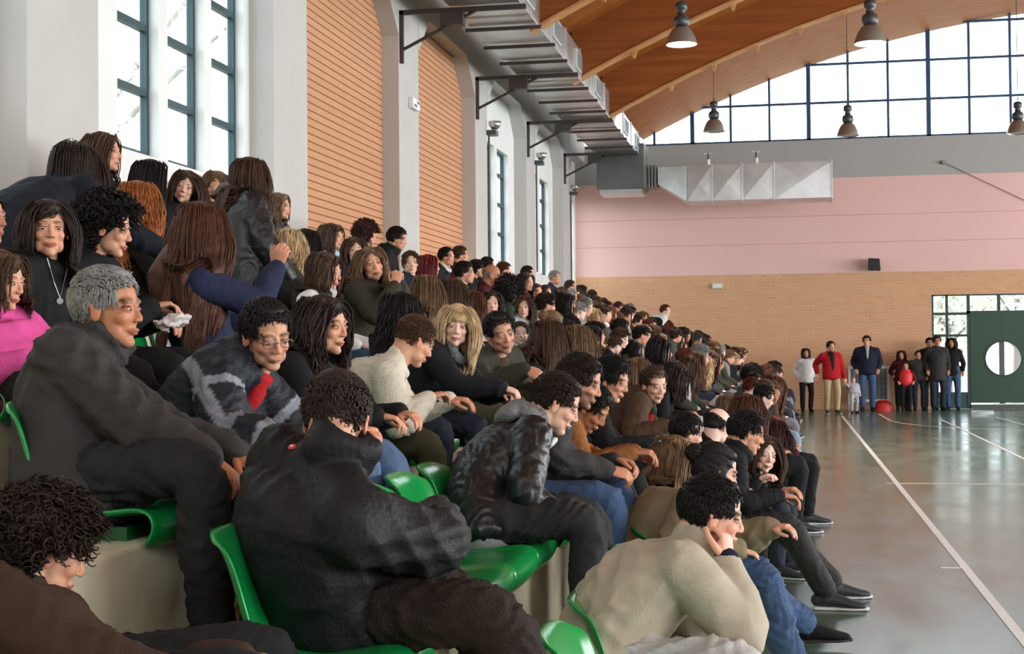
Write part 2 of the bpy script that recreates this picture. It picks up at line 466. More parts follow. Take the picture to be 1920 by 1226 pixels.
mbx.add(vs, fs); tag(mbx.build('ceiling', wood), kind='structure')
tag(MB().box(-5.27, -3.4, -6, D + 0.3, 6.66, 6.9).build('ceiling_soffit', plaster), kind='structure')
RIBS = [(Y, 0.72) for Y in (3.8, 7.7, 11.6, 15.5, 19.4, 23.3, 27.2)]
for Yr, dp in RIBS:
    o = empty('roof_beam', (ARC_X, Yr, ARC_Z))
    tag(o, None, None)
    mbx = MB(); vs, fs = [], []
    for i in range(NSEG + 1):
        xx = -3.4 + (XEND + 3.4) * i / NSEG
        zb, zt = arc_z(xx, dp), arc_z(xx) + 0.03
        vs += [(xx - ARC_X, -0.09, zb - ARC_Z), (xx - ARC_X, 0.09, zb - ARC_Z), (xx - ARC_X, -0.09, zt - ARC_Z), (xx - ARC_X, 0.09, zt - ARC_Z)]
    for i in range(NSEG):
        a, b = 4 * i, 4 * i + 4
        fs += [(a, a + 1, b + 1, b), (a + 2, b + 2, b + 3, a + 3), (a, b, b + 2, a + 2), (a + 1, a + 3, b + 3, b + 1)]
    mbx.add(vs, fs).build('arch', wood_rib, o)
    mbx = MB(); vs, fs = [], []
    for i in range(NSEG + 1):
        xx = -3.4 + (XEND + 3.4) * i / NSEG
        z0_, z1_ = arc_z(xx, dp + 0.035), arc_z(xx, dp)
        vs += [(xx - ARC_X, -0.12, z0_ - ARC_Z), (xx - ARC_X, 0.12, z0_ - ARC_Z), (xx - ARC_X, -0.12, z1_ - ARC_Z), (xx - ARC_X, 0.12, z1_ - ARC_Z)]
    fs = []
    for i in range(NSEG):
        a, b = 4 * i, 4 * i + 4
        fs += [(a, a + 1, b + 1, b), (a + 2, b + 2, b + 3, a + 3), (a, b, b + 2, a + 2), (a + 1, a + 3, b + 3, b + 1)]
    mbx.add(vs, fs).build('edge_strip', wood_pale, o)
    if Yr > 18:
        for q in range(9):
            xx = -2.4 + 0.8 * q + (0.3 if Yr > 25 else 0)
            z = arc_z(xx, dp + 0.03)
            MB().prism([(xx - ARC_X - 0.05, z - ARC_Z), (xx - ARC_X + 0.05, z - ARC_Z), (xx - ARC_X + 0.02, z - ARC_Z - 0.13), (xx - ARC_X - 0.02, z - ARC_Z - 0.13)], 'Y', -0.05, 0.02).build('cleat', wood_pale, o)
    tag(o, kind='structure')
# tie cables across the hall under the roof
cab = mat('dark_cable', '3a3028', 0.5)

# ---- ventilation duct on wall brackets
galv = None
def galv_mat(name='galvanised_sheet', c='cfd0ce'):
    m = mat(name, c, 0.3, metal=0.8, noise=0.15, nscale=2.4)
    return m
galv = galv_mat(); galv_dark = mat('grimy_steel_strap', '4a4542', 0.5, metal=0.4, noise=0.1)
DXL, DXR, DZ0, DZ1 = -4.2, -3.27, 5.85, 6.35
duct = empty('air_duct', (-3.75, 32.0, 5.85))
tag(duct, 'long galvanised rectangular air duct running along the left wall under the wooden roof', 'air duct')
o_ = Vector(duct.location)
def rel(mb):
    mb.v = [(a - o_[0], b - o_[1], c - o_[2]) for a, b, c in mb.v]; return mb
y = 1.5; k = 0
while y < 32.2:
    y1 = min(y + 1.55, 32.3)
    m_ = MB().box(DXL, DXR, y, y1 - 0.03, DZ0, DZ1); m_.box(DXL - 0.02, DXR + 0.02, y1 - 0.035, y1, DZ0 - 0.02, DZ1 + 0.02)
    rel(m_).build('duct_section', galv, duct, bevel=0.008)
    y = y1; k += 1
y = 5.0
while y < 32:
    rel(MB().box(DXL - 0.05, DXR + 0.06, y, y + 0.045, DZ0 - 0.065, DZ0 - 0.02)).build('strap', galv_dark, duct)
    y += 1.17
yg = 4.2
white_metal = mat('white_grille_metal', 'e2e3e1', 0.4, metal=0.2)
while yg < 32:
    g_ = rel(MB().box(DXR, DXR + 0.03, yg, yg + 0.75, DZ0 + 0.1, DZ0 + 0.4)).build('grille', white_metal, duct)
    sl = MB()
    for q in range(9): sl.box(DXR + 0.03, DXR + 0.042, yg + 0.05, yg + 0.7, DZ0 + 0.125 + q * 0.029, DZ0 + 0.135 + q * 0.029)
    s_ = rel(sl).build('slats', mat('grille_slat_grey', '8e9090', 0.5), g_)  # slats in a darker grey than the grille plate
    yg += 2.3
# drop at the end, flexible collar, taper and long box along the back wall
rel(MB().box(-4.2, -3.12, 32.3, 33.3, 5.08, 6.1)).build('duct_drop', mat('galvanised_sheet_dull', '6f7270', 0.45, metal=0.7, noise=0.12, nscale=2), duct, bevel=0.01)
rel(MB().box(-4.14, -3.18, 32.36, 33.24, 4.98, 5.08)).build('duct_flange', galv, duct)
cf = MB()
for q in range(4): cf.box(-3.12 + q * 0.07, -3.075 + q * 0.07, 32.45, 33.2, 5.12, 5.62)
rel(cf).build('flexible_collar', mat('collar_metal', '8d8f8e', 0.35, metal=0.8), duct)
X0, X1, X2, X3 = -2.84, -2.18, -0.25, 1.0
tp = MB().add([(X0, 32.5, 5.18), (X0, 33.2, 5.18), (X0, 33.2, 5.58), (X0, 32.5, 5.58), (X1, 32.3, 4.76), (X1, 33.4, 4.76), (X1, 33.4, 5.56), (X1, 32.3, 5.56)],
              [(0, 1, 2, 3), (4, 7, 6, 5), (0, 4, 5, 1), (1, 5, 6, 2), (2, 6, 7, 3), (3, 7, 4, 0)])
rel(tp).build('taper', galv, duct, bevel=0.01)
for a, b in ((X1, -1.62), (-1.62, -0.95), (-0.95, X2), (X2, X3)):
    # cross-broken panels: each face rises slightly towards its middle
    mbx = MB().box(a + 0.01, b, 32.32, 33.4, 4.76, 5.56)
    mbx.add([(a + 0.01, 32.32, 4.76), (b, 32.32, 4.76), (b, 32.32, 5.56), (a + 0.01, 32.32, 5.56), ((a + b) / 2, 32.306, 5.16)], [(0, 1, 4), (1, 2, 4), (2, 3, 4), (3, 0, 4)])
    mbx.box(b - 0.015, b + 0.01, 32.26, 33.42, 4.73, 5.59)
    rel(mbx).build('duct_box', galv, duct)
for (px_) in (1328, 1418):
    p = at(px_, 318, Y=32.8)
    rel(MB().bar((p[0], 32.8, 5.56), (p[0], 32.8, 5.9), 0.02)).build('hanger', galv_dark, duct)
    rel(MB().bar((p[0], 32.8, 5.62), (p[0], 32.8, 5.74), 0.05).bar((p[0] - 0.1, 32.8, 5.88), (p[0] + 0.1, 32.8, 5.88), 0.02)).build('damper_motor', white_metal, duct)
# wall brackets, one per pier
for (a, b), nm in zip(PIERS[1:], ['out of frame', 'near', 'nearest in view over the first cladding panel', 'on the pier between the two terracotta panels', 'on the pier beyond the terracotta panels', 'on the second pier from the back corner', 'on the pier nearest the back corner']):
    if a < 12: continue
    yb = a + 0.05
    br = empty('duct_bracket', (XP, yb, 5.2))
    tag(br, 'triangular steel wall bracket holding the duct, ' + nm, 'bracket', 'triangular brackets under the duct')
    MB().box(0.0, 0.05, -0.025, 0.025, -0.05, 0.62).build('upright', galv_dark, br)
    MB().box(0.0, 1.65, -0.025, 0.025, 0.57, 0.63).build('top_bar', galv_dark, br)
    MB().bar((0.03, 0, 0.12), (1.0, 0, 0.58), 0.022, n=4).build('strut', galv_dark, br)
    MB().box(0.55, 0.85, -0.08, 0.08, 0.40, 0.57).build('anchor_plate', galv_dark, br)

# ---- pendant lamps
lamp_grey = mat('pendant_housing_grey', '4a4f50', 0.4, metal=0.3)
shade_m = mat('pendant_shade_aluminium', '9a968c', 0.35, metal=0.6)
bulb_m = mat('lit_lamp_glass', 'fff6e8', 0.3, emit=9.0)
bulb_off = mat('unlit_lamp_glass', 'b5b5b0', 0.3)
def pendant(x, y, z, label, lit):
    o = empty('pendant_lamp', (x, y, z)); tag(o, label, 'pendant lamp', 'bell pendant lamps under the roof')
    MB().lathe([(0.225, 0), (0.222, 0.03), (0.20, 0.10), (0.17, 0.17), (0.125, 0.235), (0.085, 0.265), (0.08, 0.26), (0.12, 0.225), (0.165, 0.16), (0.195, 0.09), (0.215, 0.03), (0.225, 0)], 32).build('shade', shade_m, o, smooth=True)
    MB().lathe([(0.0, 0.27), (0.085, 0.265), (0.11, 0.30), (0.115, 0.36), (0.10, 0.41), (0.06, 0.43), (0.055, 0.50), (0.085, 0.52), (0.085, 0.60), (0.05, 0.63), (0.0, 0.63)], 24).build('ballast_housing', lamp_grey, o, smooth=True)
    MB().bar((0, 0, 0.63), (0, 0, arc_z(x) - z - 0.02), 0.008, n=6).bar((-0.03, 0, 0.63), (0.0, 0, 0.72), 0.006, n=6).bar((0.03, 0, 0.63), (0, 0, 0.72), 0.006, n=6).build('cord', lamp_grey, o)
    MB().lathe([(0.0, 0.005), (0.15, 0.01), (0.205, 0.03), (0.205, 0.045), (0.0, 0.045)], 32).build('lens', bulb_m if lit else bulb_off, o, smooth=True)
    if lit:
        l = bpy.data.lights.new('pendant_light', 'SPOT'); l.energy = 260; l.color = (1, 0.93, 0.82); l.spot_size = 2.2; l.spot_blend = 0.6; l.shadow_soft_size = 0.2
        lo = bpy.data.objects.new('pendant_light', l); COL.objects.link(lo); lo.location = (0, 0, -0.02); lo.parent = o
for px_, py_, Yl, lb, lit in ((1278, 84, 21.0, 'lit bell pendant lamp in the left half of the roof view', True), (1632, 82, 21.0, 'lit bell pendant lamp right of the other lit one', True),
                         (1339, 247, 30.0, 'small grey pendant lamp against the left end of the arched window', False), (1590, 255, 30.0, 'small grey pendant lamp against the middle of the arched window', False), (1909, 250, 30.0, 'small grey pendant lamp at the right edge of the picture', False)):
    p = at(px_, py_, Y=Yl); pendant(p[0], Yl, p[2], lb, lit)
MBc = MB().path([tuple(at(1300, 75, Y=22)), tuple(at(1500, 60, Y=22)), tuple(at(1600, 25, Y=22)), tuple(at(1900, 5, Y=22))], 0.006)

# ---- floodlights with a cable, switch box, speaker, fixtures
lamp_white = mat('white_fixture_plastic', 'e8e8e6', 0.4)
def flood(px_, py_, Yl, label, zlow):
    p = at(px_, py_, Y=Yl); x = XP
    o = empty('floodlight', (x, Yl, p[2])); tag(o, label, 'floodlight', 'small wall floodlights with hanging conduits')
    MB().box(0, 0.16, -0.10, 0.12, -0.10, -0.02).build('bracket_tray', lamp_grey, o)
    MB().lathe([(0.0, 0.0), (0.05, 0.0), (0.10, 0.06), (0.11, 0.13), (0.0, 0.14)], 16, (0.12, 0, 0)).build('lamp_head', mat('chrome_lamp_head', 'd0d0cc', 0.2, metal=0.8), o, smooth=True)
    MB().bar((0.02, 0.0, -0.1), (0.02, 0.0, zlow - p[2]), 0.018, n=6).build('conduit', galv_dark, o)
flood(918, 243, 23.35, 'white floodlight with long vertical conduit on the pier left of the first far window', 3.0)
flood(1004, 300, 27.95, 'small floodlight with conduit between the two far windows', 3.0)
flood(1075, 358, 32.55, 'white floodlight on the last pier beside the pink wall', 3.0)
p = at(772, 196, X=XP)
o = empty('switch_box', (XP, p[1], p[2])); tag(o, 'small white box light high on the pier between the terracotta panels', 'box')
MB().box(0, 0.07, -0.17, 0.17, -0.07, 0.07).build('casing', lamp_white, o, bevel=0.01)
MB().box(0.07, 0.075, -0.12, -0.0, -0.045, -0.01).box(0.07, 0.075, 0.02, 0.13, 0.01, 0.045).build('vent_marks', mat('dark_vent_mark', '6a6c70', 0.6), o)
p = at(1638, 497, Y=D)
o = empty('loudspeaker', (p[0], D, p[2])); tag(o, 'small black loudspeaker mounted on the pink wall above the brickwork', 'loudspeaker')
MB().prism([(-0.14, -0.13), (0.14, -0.15), (0.12, 0.13), (-0.13, 0.15)], 'Y', -0.38, -0.12).build('cabinet', mat('black_speaker_case', '141416', 0.5), o, bevel=0.01)
MB().bar((0, -0.385, 0.05), (0, -0.38, 0.05), 0.06, n=16).bar((0, -0.385, -0.07), (0, -0.38, -0.07), 0.04, n=16).build('cone', mat('speaker_cone_grey', '26262a', 0.7), o)
MB().box(-0.02, 0.02, -0.12, 0.0, -0.03, 0.03).build('mount', galv_dark, o)
p = at(1345, 536, Y=D)
o = empty('emergency_light', (p[0], D, p[2])); tag(o, 'small pale emergency light on the brick back wall just below the pink paint', 'light')
MB().box(-0.13, 0.13, -0.07, 0, -0.07, 0.07).build('casing', mat('pale_plastic_casing', 'c4cbb0', 0.4), o, bevel=0.01)
MB().box(-0.10, 0.10, -0.075, -0.07, -0.04, 0.04).build('diffuser', lamp_white, o)
p = at(1770, 305, Y=D)
o = empty('hoist_cable', (p[0], D, p[2])); tag(o, 'thin grey cable slanting down the back wall from a small pulley on the right', 'cable')
q_ = at(1925, 378, Y=D)
MB().bar((0, -0.04, 0), (q_[0] - p[0], -0.04, q_[2] - p[2]), 0.008, n=6).build('cable', mat('thin_cable_grey', '6f6c6a', 0.5), o)
MB().bar((0, -0.08, 0), (0, 0, 0), 0.05, n=12).build('pulley', mat('pulley_grey', '8a8c8a', 0.4), o)

# framed mini goal / notice stand by the back wall and red bag
p0, p1 = at(1591, 764, Y=34.7), at(1668, 686, Y=34.7)
gx0, gx1, gz = p0[0], p1[0], p1[2]
o = empty('framed_board', (gx0, 34.75, 0)); tag(o, 'white framed grey mesh board leaning at the brick wall behind the man in jeans', 'board')
W_ = gx1 - gx0
MB().box(0, 0.06, -0.03, 0.03, 0, gz).box(W_ - 0.06, W_, -0.03, 0.03, 0, gz).box(0.06, W_ - 0.06, -0.03, 0.03, gz - 0.06, gz).box(0.06, W_ - 0.06, -0.03, 0.03, 0.18, 0.24).build('frame', lamp_white, o)
MB().box(0.06, W_ - 0.06, 0.0, 0.02, 0.24, gz - 0.06).build('backing', mat('board_grey_panel', '8b8f90', 0.6), o)
sl = MB()
for q in range(9): sl.box(0.1 + q * (W_ - 0.2) / 8 - 0.006, 0.1 + q * (W_ - 0.2) / 8 + 0.006, -0.01, 0.0, 0.24, gz - 0.06)
for q in range(5): sl.box(0.06, W_ - 0.06, -0.01, 0.0, 0.35 + q * 0.13, 0.36 + q * 0.13)
sl.build('bars', mat('board_bar_grey', '565a5c', 0.5), o)
p = at(1656, 762, Y=34.1)
o = empty('red_bag', (p[0], 34.1, 0)); tag(o, 'red dome-shaped bag on the floor in front of the framed board', 'bag')
vs, fs = [], []
nu, nv = 20, 10
for j in range(nv + 1):
    a = PI / 2 * j / nv
    for i in range(nu):
        b = 2 * PI * i / nu
        vs.append((0.23 * math.cos(b) * math.cos(a) ** 0.6, 0.13 * math.sin(b) * math.cos(a) ** 0.6, 0.25 * math.sin(a)))
for j in range(nv):
    for i in range(nu): fs.append((j * nu + i, j * nu + (i + 1) % nu, (j + 1) * nu + (i + 1) % nu, (j + 1) * nu + i))
MB().add(vs, fs).build('bag_body', mat('red_bag_fabric', 'c01e1c', 0.5), o, smooth=True)
rb = MB()
rb.path([(0.232 * math.cos(a), -0.135 * 1.0, 0.02 + 0.2 * math.sin(a)) for a in [PI * i / 12 for i in range(13)]], 0.012)
rb.build('piping', mat('dark_piping', '3a1014', 0.5), o)

# ---- outside: pale ground and glare-whitened trees seen through the panes
tag(MB().box(-60, 60, 36, 120, -0.4, -0.3).box(-60, -5.7, -20, 36, -0.4, -0.3).build('ground_outside', mat('pale_gravel_ground', '9a9a8c', 0.9, noise=0.1, nscale=0.5)), kind='structure')
def tree(x, y, h, label, seed):
    rnd = np.random.RandomState(seed)
    o = empty('tree', (x, y, -0.3)); tag(o, label, 'tree', 'pale trees outside the hall')
    t = MB(); t.bar((0, 0, 0), (0.05, 0.05, h * .6), 0.16, 0.07, n=8)
    for q in range(7):
        a = rnd.rand() * 6.28; z = h * (.3 + .3 * rnd.rand())
        t.bar((0, 0, z), (h * .25 * math.cos(a), h * .25 * math.sin(a), z + h * .25), 0.05, 0.015, n=5)
    t.build('trunk', mat('pale_bark', '8a8378', 0.9), o)
    N = 1300
    c = rnd.normal(size=(N, 3)); c /= np.linalg.norm(c, axis=1)[:, None]; c *= (rnd.rand(N, 1) ** .5)
    c = c * [h * .33, h * .33, h * .32] + [0, 0, h * .66]
    u = rnd.normal(size=(N, 3)); u /= np.linalg.norm(u, axis=1)[:, None]
    v2 = np.cross(u, rnd.normal(size=(N, 3))); v2 /= np.linalg.norm(v2, axis=1)[:, None]
    s_ = 0.13
    V = np.stack([c - u * s_, c + v2 * s_ * .5, c + u * s_, c - v2 * s_ * .5], 1).reshape(-1, 3)
    MB().add(V.tolist(), [tuple(range(4 * i, 4 * i + 4)) for i in range(N)]).build('foliage', mat('glare_whitened_leaves', 'dfe2d8', 0.8, noise=0.2, nscale=2), o)  # leaf colour painted near white to imitate overexposed glare behind the glass
tree(4.6, 44, 4.6, 'pale leafy tree outside behind the glazed strip beside the green door', 1)
tree(7.0, 47, 5.5, 'pale leafy tree outside behind the green door', 2)
tree(-2.2, 52, 10.6, 'tall pale tree outside behind the left part of the arched window', 3)
tree(4.6, 55, 11.3, 'tall pale tree outside behind the middle of the arched window', 4)
tree(-8.9, 17.5, 8.5, 'tall pale tree outside the nearest left windows', 5)
# ================================================================ PEOPLE
# every figure is grown from a skeleton: lofted limbs are fused into one surface (voxel remesh) and smoothed
def rot(yaw=0, pitch=0, roll=0):
    """columns: forward, left, up.  yaw about Z, then pitch (nose down +), then roll (towards own right +); degrees"""
    y, p, r = (math.radians(a) for a in (yaw, pitch, roll))
    Rz = np.array([[math.cos(y), -math.sin(y), 0], [math.sin(y), math.cos(y), 0], [0, 0, 1]])
    Ry = np.array([[math.cos(p), 0, math.sin(p)], [0, 1, 0], [-math.sin(p), 0, math.cos(p)]])
    Rx = np.array([[1, 0, 0], [0, math.cos(r), -math.sin(r)], [0, math.sin(r), math.cos(r)]])
    return Rz @ Ry @ Rx
UP = np.array([0, 0, 1.0])

class Blob:
    def __init__(s): s.V, s.F, s.n = [], [], 0
    def _add(s, V, F):
        s.V.append(V); s.F += [tuple(i + s.n for i in f) for f in F]; s.n += len(V)
    def ell(s, c, r, R=None, nu=16, nv=10):
        c = np.asarray(c, float); R = np.eye(3) if R is None else R
        V = [[0, 0, r[2]]]
        for j in range(1, nv):
            a = PI * j / nv
            for i in range(nu):
                b = 2 * PI * i / nu
                V.append([r[0] * math.cos(b) * math.sin(a), r[1] * math.sin(b) * math.sin(a), r[2] * math.cos(a)])
        V.append([0, 0, -r[2]])
        V = np.array(V) @ R.T + c
        F = [(0, 1 + i, 1 + (i + 1) % nu) for i in range(nu)]
        for j in range(nv - 2):
            for i in range(nu):
                a, b = 1 + j * nu + i, 1 + j * nu + (i + 1) % nu
                F.append((a, a + nu, b + nu, b))
        L = 1 + (nv - 1) * nu; o = 1 + (nv - 2) * nu
        F += [(L, o + (i + 1) % nu, o + i) for i in range(nu)]
        s._add(V, F); return s
    def loft(s, pts, rads, side=None, n=16, cap=1.0):
        """rounded tube through pts; rads = r or (r_side, r_other); side = vector of the first radius"""
        pts = [np.asarray(p, float) for p in pts]
        rads = [(r, r) if np.isscalar(r) else tuple(r) for r in rads]
        # densify with catmull-rom
        P, Rr = [], []
        m = len(pts)
        for i in range(m - 1):
            p0, p1, p2, p3 = pts[max(i - 1, 0)], pts[i], pts[i + 1], pts[min(i + 2, m - 1)]
            for k in range(3):
                t = k / 3
                P.append(0.5 * ((2 * p1) + (-p0 + p2) * t + (2 * p0 - 5 * p1 + 4 * p2 - p3) * t * t + (-p0 + 3 * p1 - 3 * p2 + p3) * t ** 3))
                Rr.append([rads[i][q] * (1 - t) + rads[i + 1][q] * t for q in (0, 1)])
        P.append(pts[-1]); Rr.append(list(rads[-1]))
        t0, t1 = _nrm(P[1] - P[0]), _nrm(P[-1] - P[-2])
        a0, a1 = min(Rr[0]) * cap, min(Rr[-1])
        pre = [(P[0] - t0 * a0 * math.sin(a), [x * max(math.cos(a), .02) for x in Rr[0]]) for a in (PI / 2, PI / 3.2, PI / 7)]
        post = [(P[-1] + t1 * a1 * math.sin(a), [x * max(math.cos(a), .02) for x in Rr[-1]]) for a in (PI / 7, PI / 3.2, PI / 2)]
        P = [a for a, _ in pre] + P + [a for a, _ in post]; Rr = [b for _, b in pre] + Rr + [b for _, b in post]
        sv = np.asarray(side, float) if side is not None else None
        V = []
        for i in range(len(P)):
            t = _nrm(P[min(i + 1, len(P) - 1)] - P[max(i - 1, 0)])
            if sv is None: sv = np.cross(t, UP) if abs(t[2]) < .9 else np.cross(t, [1, 0, 0])
            u = _nrm(sv - t * sv.dot(t)); w_ = np.cross(t, u)
            if side is None: sv = u
            for k in range(n):
                a = 2 * PI * k / n
                V.append(P[i] + u * math.cos(a) * Rr[i][0] + w_ * math.sin(a) * Rr[i][1])
        m = len(P)
        F = [(i * n + k, i * n + (k + 1) % n, (i + 1) * n + (k + 1) % n, (i + 1) * n + k) for i in range(m - 1) for k in range(n)]
        F += [tuple(range(n - 1, -1, -1)), tuple((m - 1) * n + k for k in range(n))]
        s._add(np.array(V), F); return s
    def ring(s, c, R, rx, ry, r, n=20, lift=None):
        """closed torus in the plane of R's first two columns"""
        V, F = [], []
        for i in range(n):
            a = 2 * PI * i / n
            d = R[:, 0] * math.cos(a) + R[:, 1] * math.sin(a)
            p = np.asarray(c) + R[:, 0] * rx * math.cos(a) + R[:, 1] * ry * math.sin(a) + (R[:, 2] * lift(a) if lift else 0)
            for k in range(8):
                b = 2 * PI * k / 8
                V.append(p + d * r * math.cos(b) + R[:, 2] * r * 1.5 * math.sin(b))
        for i in range(n):
            j = (i + 1) % n
            for k in range(8):
                l = (k + 1) % 8
                F.append((i * 8 + k, j * 8 + k, j * 8 + l, i * 8 + l))
        s._add(np.array(V), F); return s
    def remesh(s, voxel, smooth=3, fac=0.5):
        """-> (V, face loop totals, face loop indices, normals)"""
        me = bpy.data.meshes.new('tmp'); me.from_pydata(np.concatenate(s.V).tolist(), [], s.F); me.update()
        o = bpy.data.objects.new('tmp', me); WS.collection.objects.link(o)
        md = o.modifiers.new('r', 'REMESH'); md.mode = 'VOXEL'; md.voxel_size = voxel
        if smooth:
            sm = o.modifiers.new('s', 'SMOOTH'); sm.factor = fac; sm.iterations = smooth
        vl = WS.view_layers[0]; vl.update()
        ev = o.evaluated_get(vl.depsgraph); m2 = ev.to_mesh()
        r = mesh_arrays(m2)
        ev.to_mesh_clear()
        bpy.data.objects.remove(o); bpy.data.meshes.remove(me)
        return r
WS = bpy.data.scenes.new('workshop')
TMP = bpy.data.collections.new('workshop'); COL.children.link(TMP)

def mesh_arrays(m):
    V = np.empty(len(m.vertices) * 3, np.float32); m.vertices.foreach_get('co', V)
    N = np.empty(len(m.vertices) * 3, np.float32); m.vertices.foreach_get('normal', N)
    L = np.empty(len(m.loops), np.int32); m.loops.foreach_get('vertex_index', L)
    T = np.empty(len(m.polygons), np.int32); m.polygons.foreach_get('loop_total', T)
    return [V.reshape(-1, 3).astype(float), T, L, N.reshape(-1, 3).astype(float)]
def raw(V, F):
    T = np.array([len(f) for f in F], np.int32); L = np.concatenate([np.array(f, np.int32) for f in F])
    return [np.asarray(V, float), T, L, None]
def make_mesh(name, pieces, colors=None):
    """pieces: list of [V,T,L,N]; colors: list of (n,3) arrays"""
    V = np.concatenate([p[0] for p in pieces]); T = np.concatenate([p[1] for p in pieces])
    off = 0; Ls = []
    for p in pieces: Ls.append(p[2] + off); off += len(p[0])
    L = np.concatenate(Ls).astype(np.int32)
    me = bpy.data.meshes.new(name)
    me.vertices.add(len(V)); me.vertices.foreach_set('co', V.astype(np.float32).ravel())
    me.loops.add(len(L)); me.loops.foreach_set('vertex_index', L)
    me.polygons.add(len(T)); st = np.concatenate([[0], np.cumsum(T)[:-1]]).astype(np.int32)
    me.polygons.foreach_set('loop_start', st); me.polygons.foreach_set('loop_total', T.astype(np.int32))
    me.update(calc_edges=True); me.validate()
    if colors is not None:
        C = np.concatenate(colors); a = me.color_attributes.new('Col', 'FLOAT_COLOR', 'POINT')
        a.data.foreach_set('color', np.concatenate([C, np.ones((len(C), 1))], 1).astype(np.float32).ravel())
    me.shade_smooth()
    return me
def link(name, me, m, parent=None, loc=None):
    if loc is not None:
        n = len(me.vertices); V = np.empty(n * 3, np.float32); me.vertices.foreach_get('co', V)
        V = V.reshape(-1, 3) - np.asarray(loc, np.float32); me.vertices.foreach_set('co', V.ravel()); me.update()
    me.materials.append(m)
    o = bpy.data.objects.new(name, me); COL.objects.link(o)
    if parent: o.parent = parent
    return o

def wrinkle(P, amp, freq, seed, axis=None):
    """cloth folds pushed along the normals"""
    V, N = P[0], P[3]
    if amp <= 0: return P
    rs = np.random.RandomState(seed); d = np.zeros(len(V))
    warp = sum(np.sin(V @ rs.normal(size=3) * freq * .35 + rs.rand() * 6)[:, None] * rs.normal(size=3) * .045 for _ in range(4))
    W = V + warp
    for q in range(5):
        k = rs.normal(size=3); k[2] *= 1.8; k = _nrm(k) * freq * (0.7 + 0.9 * rs.rand())
        s_ = np.sin(W @ k + rs.rand() * 6.28)
        mask = 0.5 + 0.5 * np.sin(V @ (rs.normal(size=3) * freq * .22) + rs.rand() * 6)
        d += (1 - np.abs(s_) ** 0.8 * 1.6) * mask
    P[0] = V + N * ((d + .9) * amp / 2.2)[:, None]
    return P

def ik(a, b, la, lb, pole):
    """middle joint and reached end of a two-bone chain"""
    a, b = np.asarray(a, float), np.asarray(b, float)
    v = b - a; d = np.linalg.norm(v); mx = (la + lb) * 0.985
    if d > mx: b = a + v / d * mx; d = mx; v = b - a
    x = (la * la - lb * lb + d * d) / (2 * d); h = math.sqrt(max(la * la - x * x, 1e-6))
    t = v / d; p = np.asarray(pole, float); p = p - t * p.dot(t)
    return a + t * x + _nrm(p) * h, b

# ---------------------------------------------------------------- head
def head_blob(B, H, R, k, male, neck_to, smile=0, age=0):
    def e(c, r, Rl=None):
        B.ell(H + R @ (np.array(c) * k), np.array(r) * k, R if Rl is None else R @ Rl)
    e((-.014, 0, .034), (.096, .074, .083)); e((.020, 0, -.022), (.068, .060, .080)); e((-.045, 0, .0), (.062, .066, .066))
    e((.034, 0, -.072), (.044, .046 if male else .040, .036)); e((.060, 0, -.094), (.024, .027 if male else .021, .018))
    e((.030, .040, -.062), (.034, .017, .030)); e((.030, -.040, -.062), (.034, .017, .030))
    for s_ in (1, -1):
        e((.055, s_ * .034, -.024), (.026, .024, .024)); e((.072, s_ * .027, .026), (.014, .025, .010 if male else .007))
        e((.0, s_ * .077, -.010), (.017, .006, .030), rot(s_ * -22, 8, 0)); e((-.008, s_ * .081, .006), (.012, .006, .014), rot(s_ * -25, 0, 0))
        e((.094, s_ * .0115, -.031), (.008, .007, .006))
        e((.074, s_ * .031, .0025), (.013, .018, .011))
    B.loft([H + R @ (np.array(p) * k) for p in ((.080, 0, .018), (.090, 0, -.004), (.100, 0, -.022), (.100, 0, -.029))], [x * k for x in (.007, .0072, .0092, .0082)], n=10)
    B.loft([H + R @ (np.array(p) * k) for p in ((.080, -.024, -.060 + .006 * smile), (.090, -.010, -.057), (.092, 0, -.058), (.090, .010, -.057), (.080, .024, -.060 + .006 * smile))], [x * k for x in (.003, .0048, .0045, .0048, .003)], n=8)
    B.loft([H + R @ (np.array(p) * k) for p in ((.079, -.021, -.063 + .006 * smile), (.088, 0, -.069 - .003 * smile), (.079, .021, -.063 + .006 * smile))], [x * k for x in (.0035, .0058, .0035)], n=8)
    a = H + R @ (np.array([-.028, 0, -.03]) * k); nr = (.060 if male else .047) * k
    B.loft([a, a * .45 + neck_to * .55, neck_to], [nr * 1.02, nr, nr * .98], side=R[:, 1])
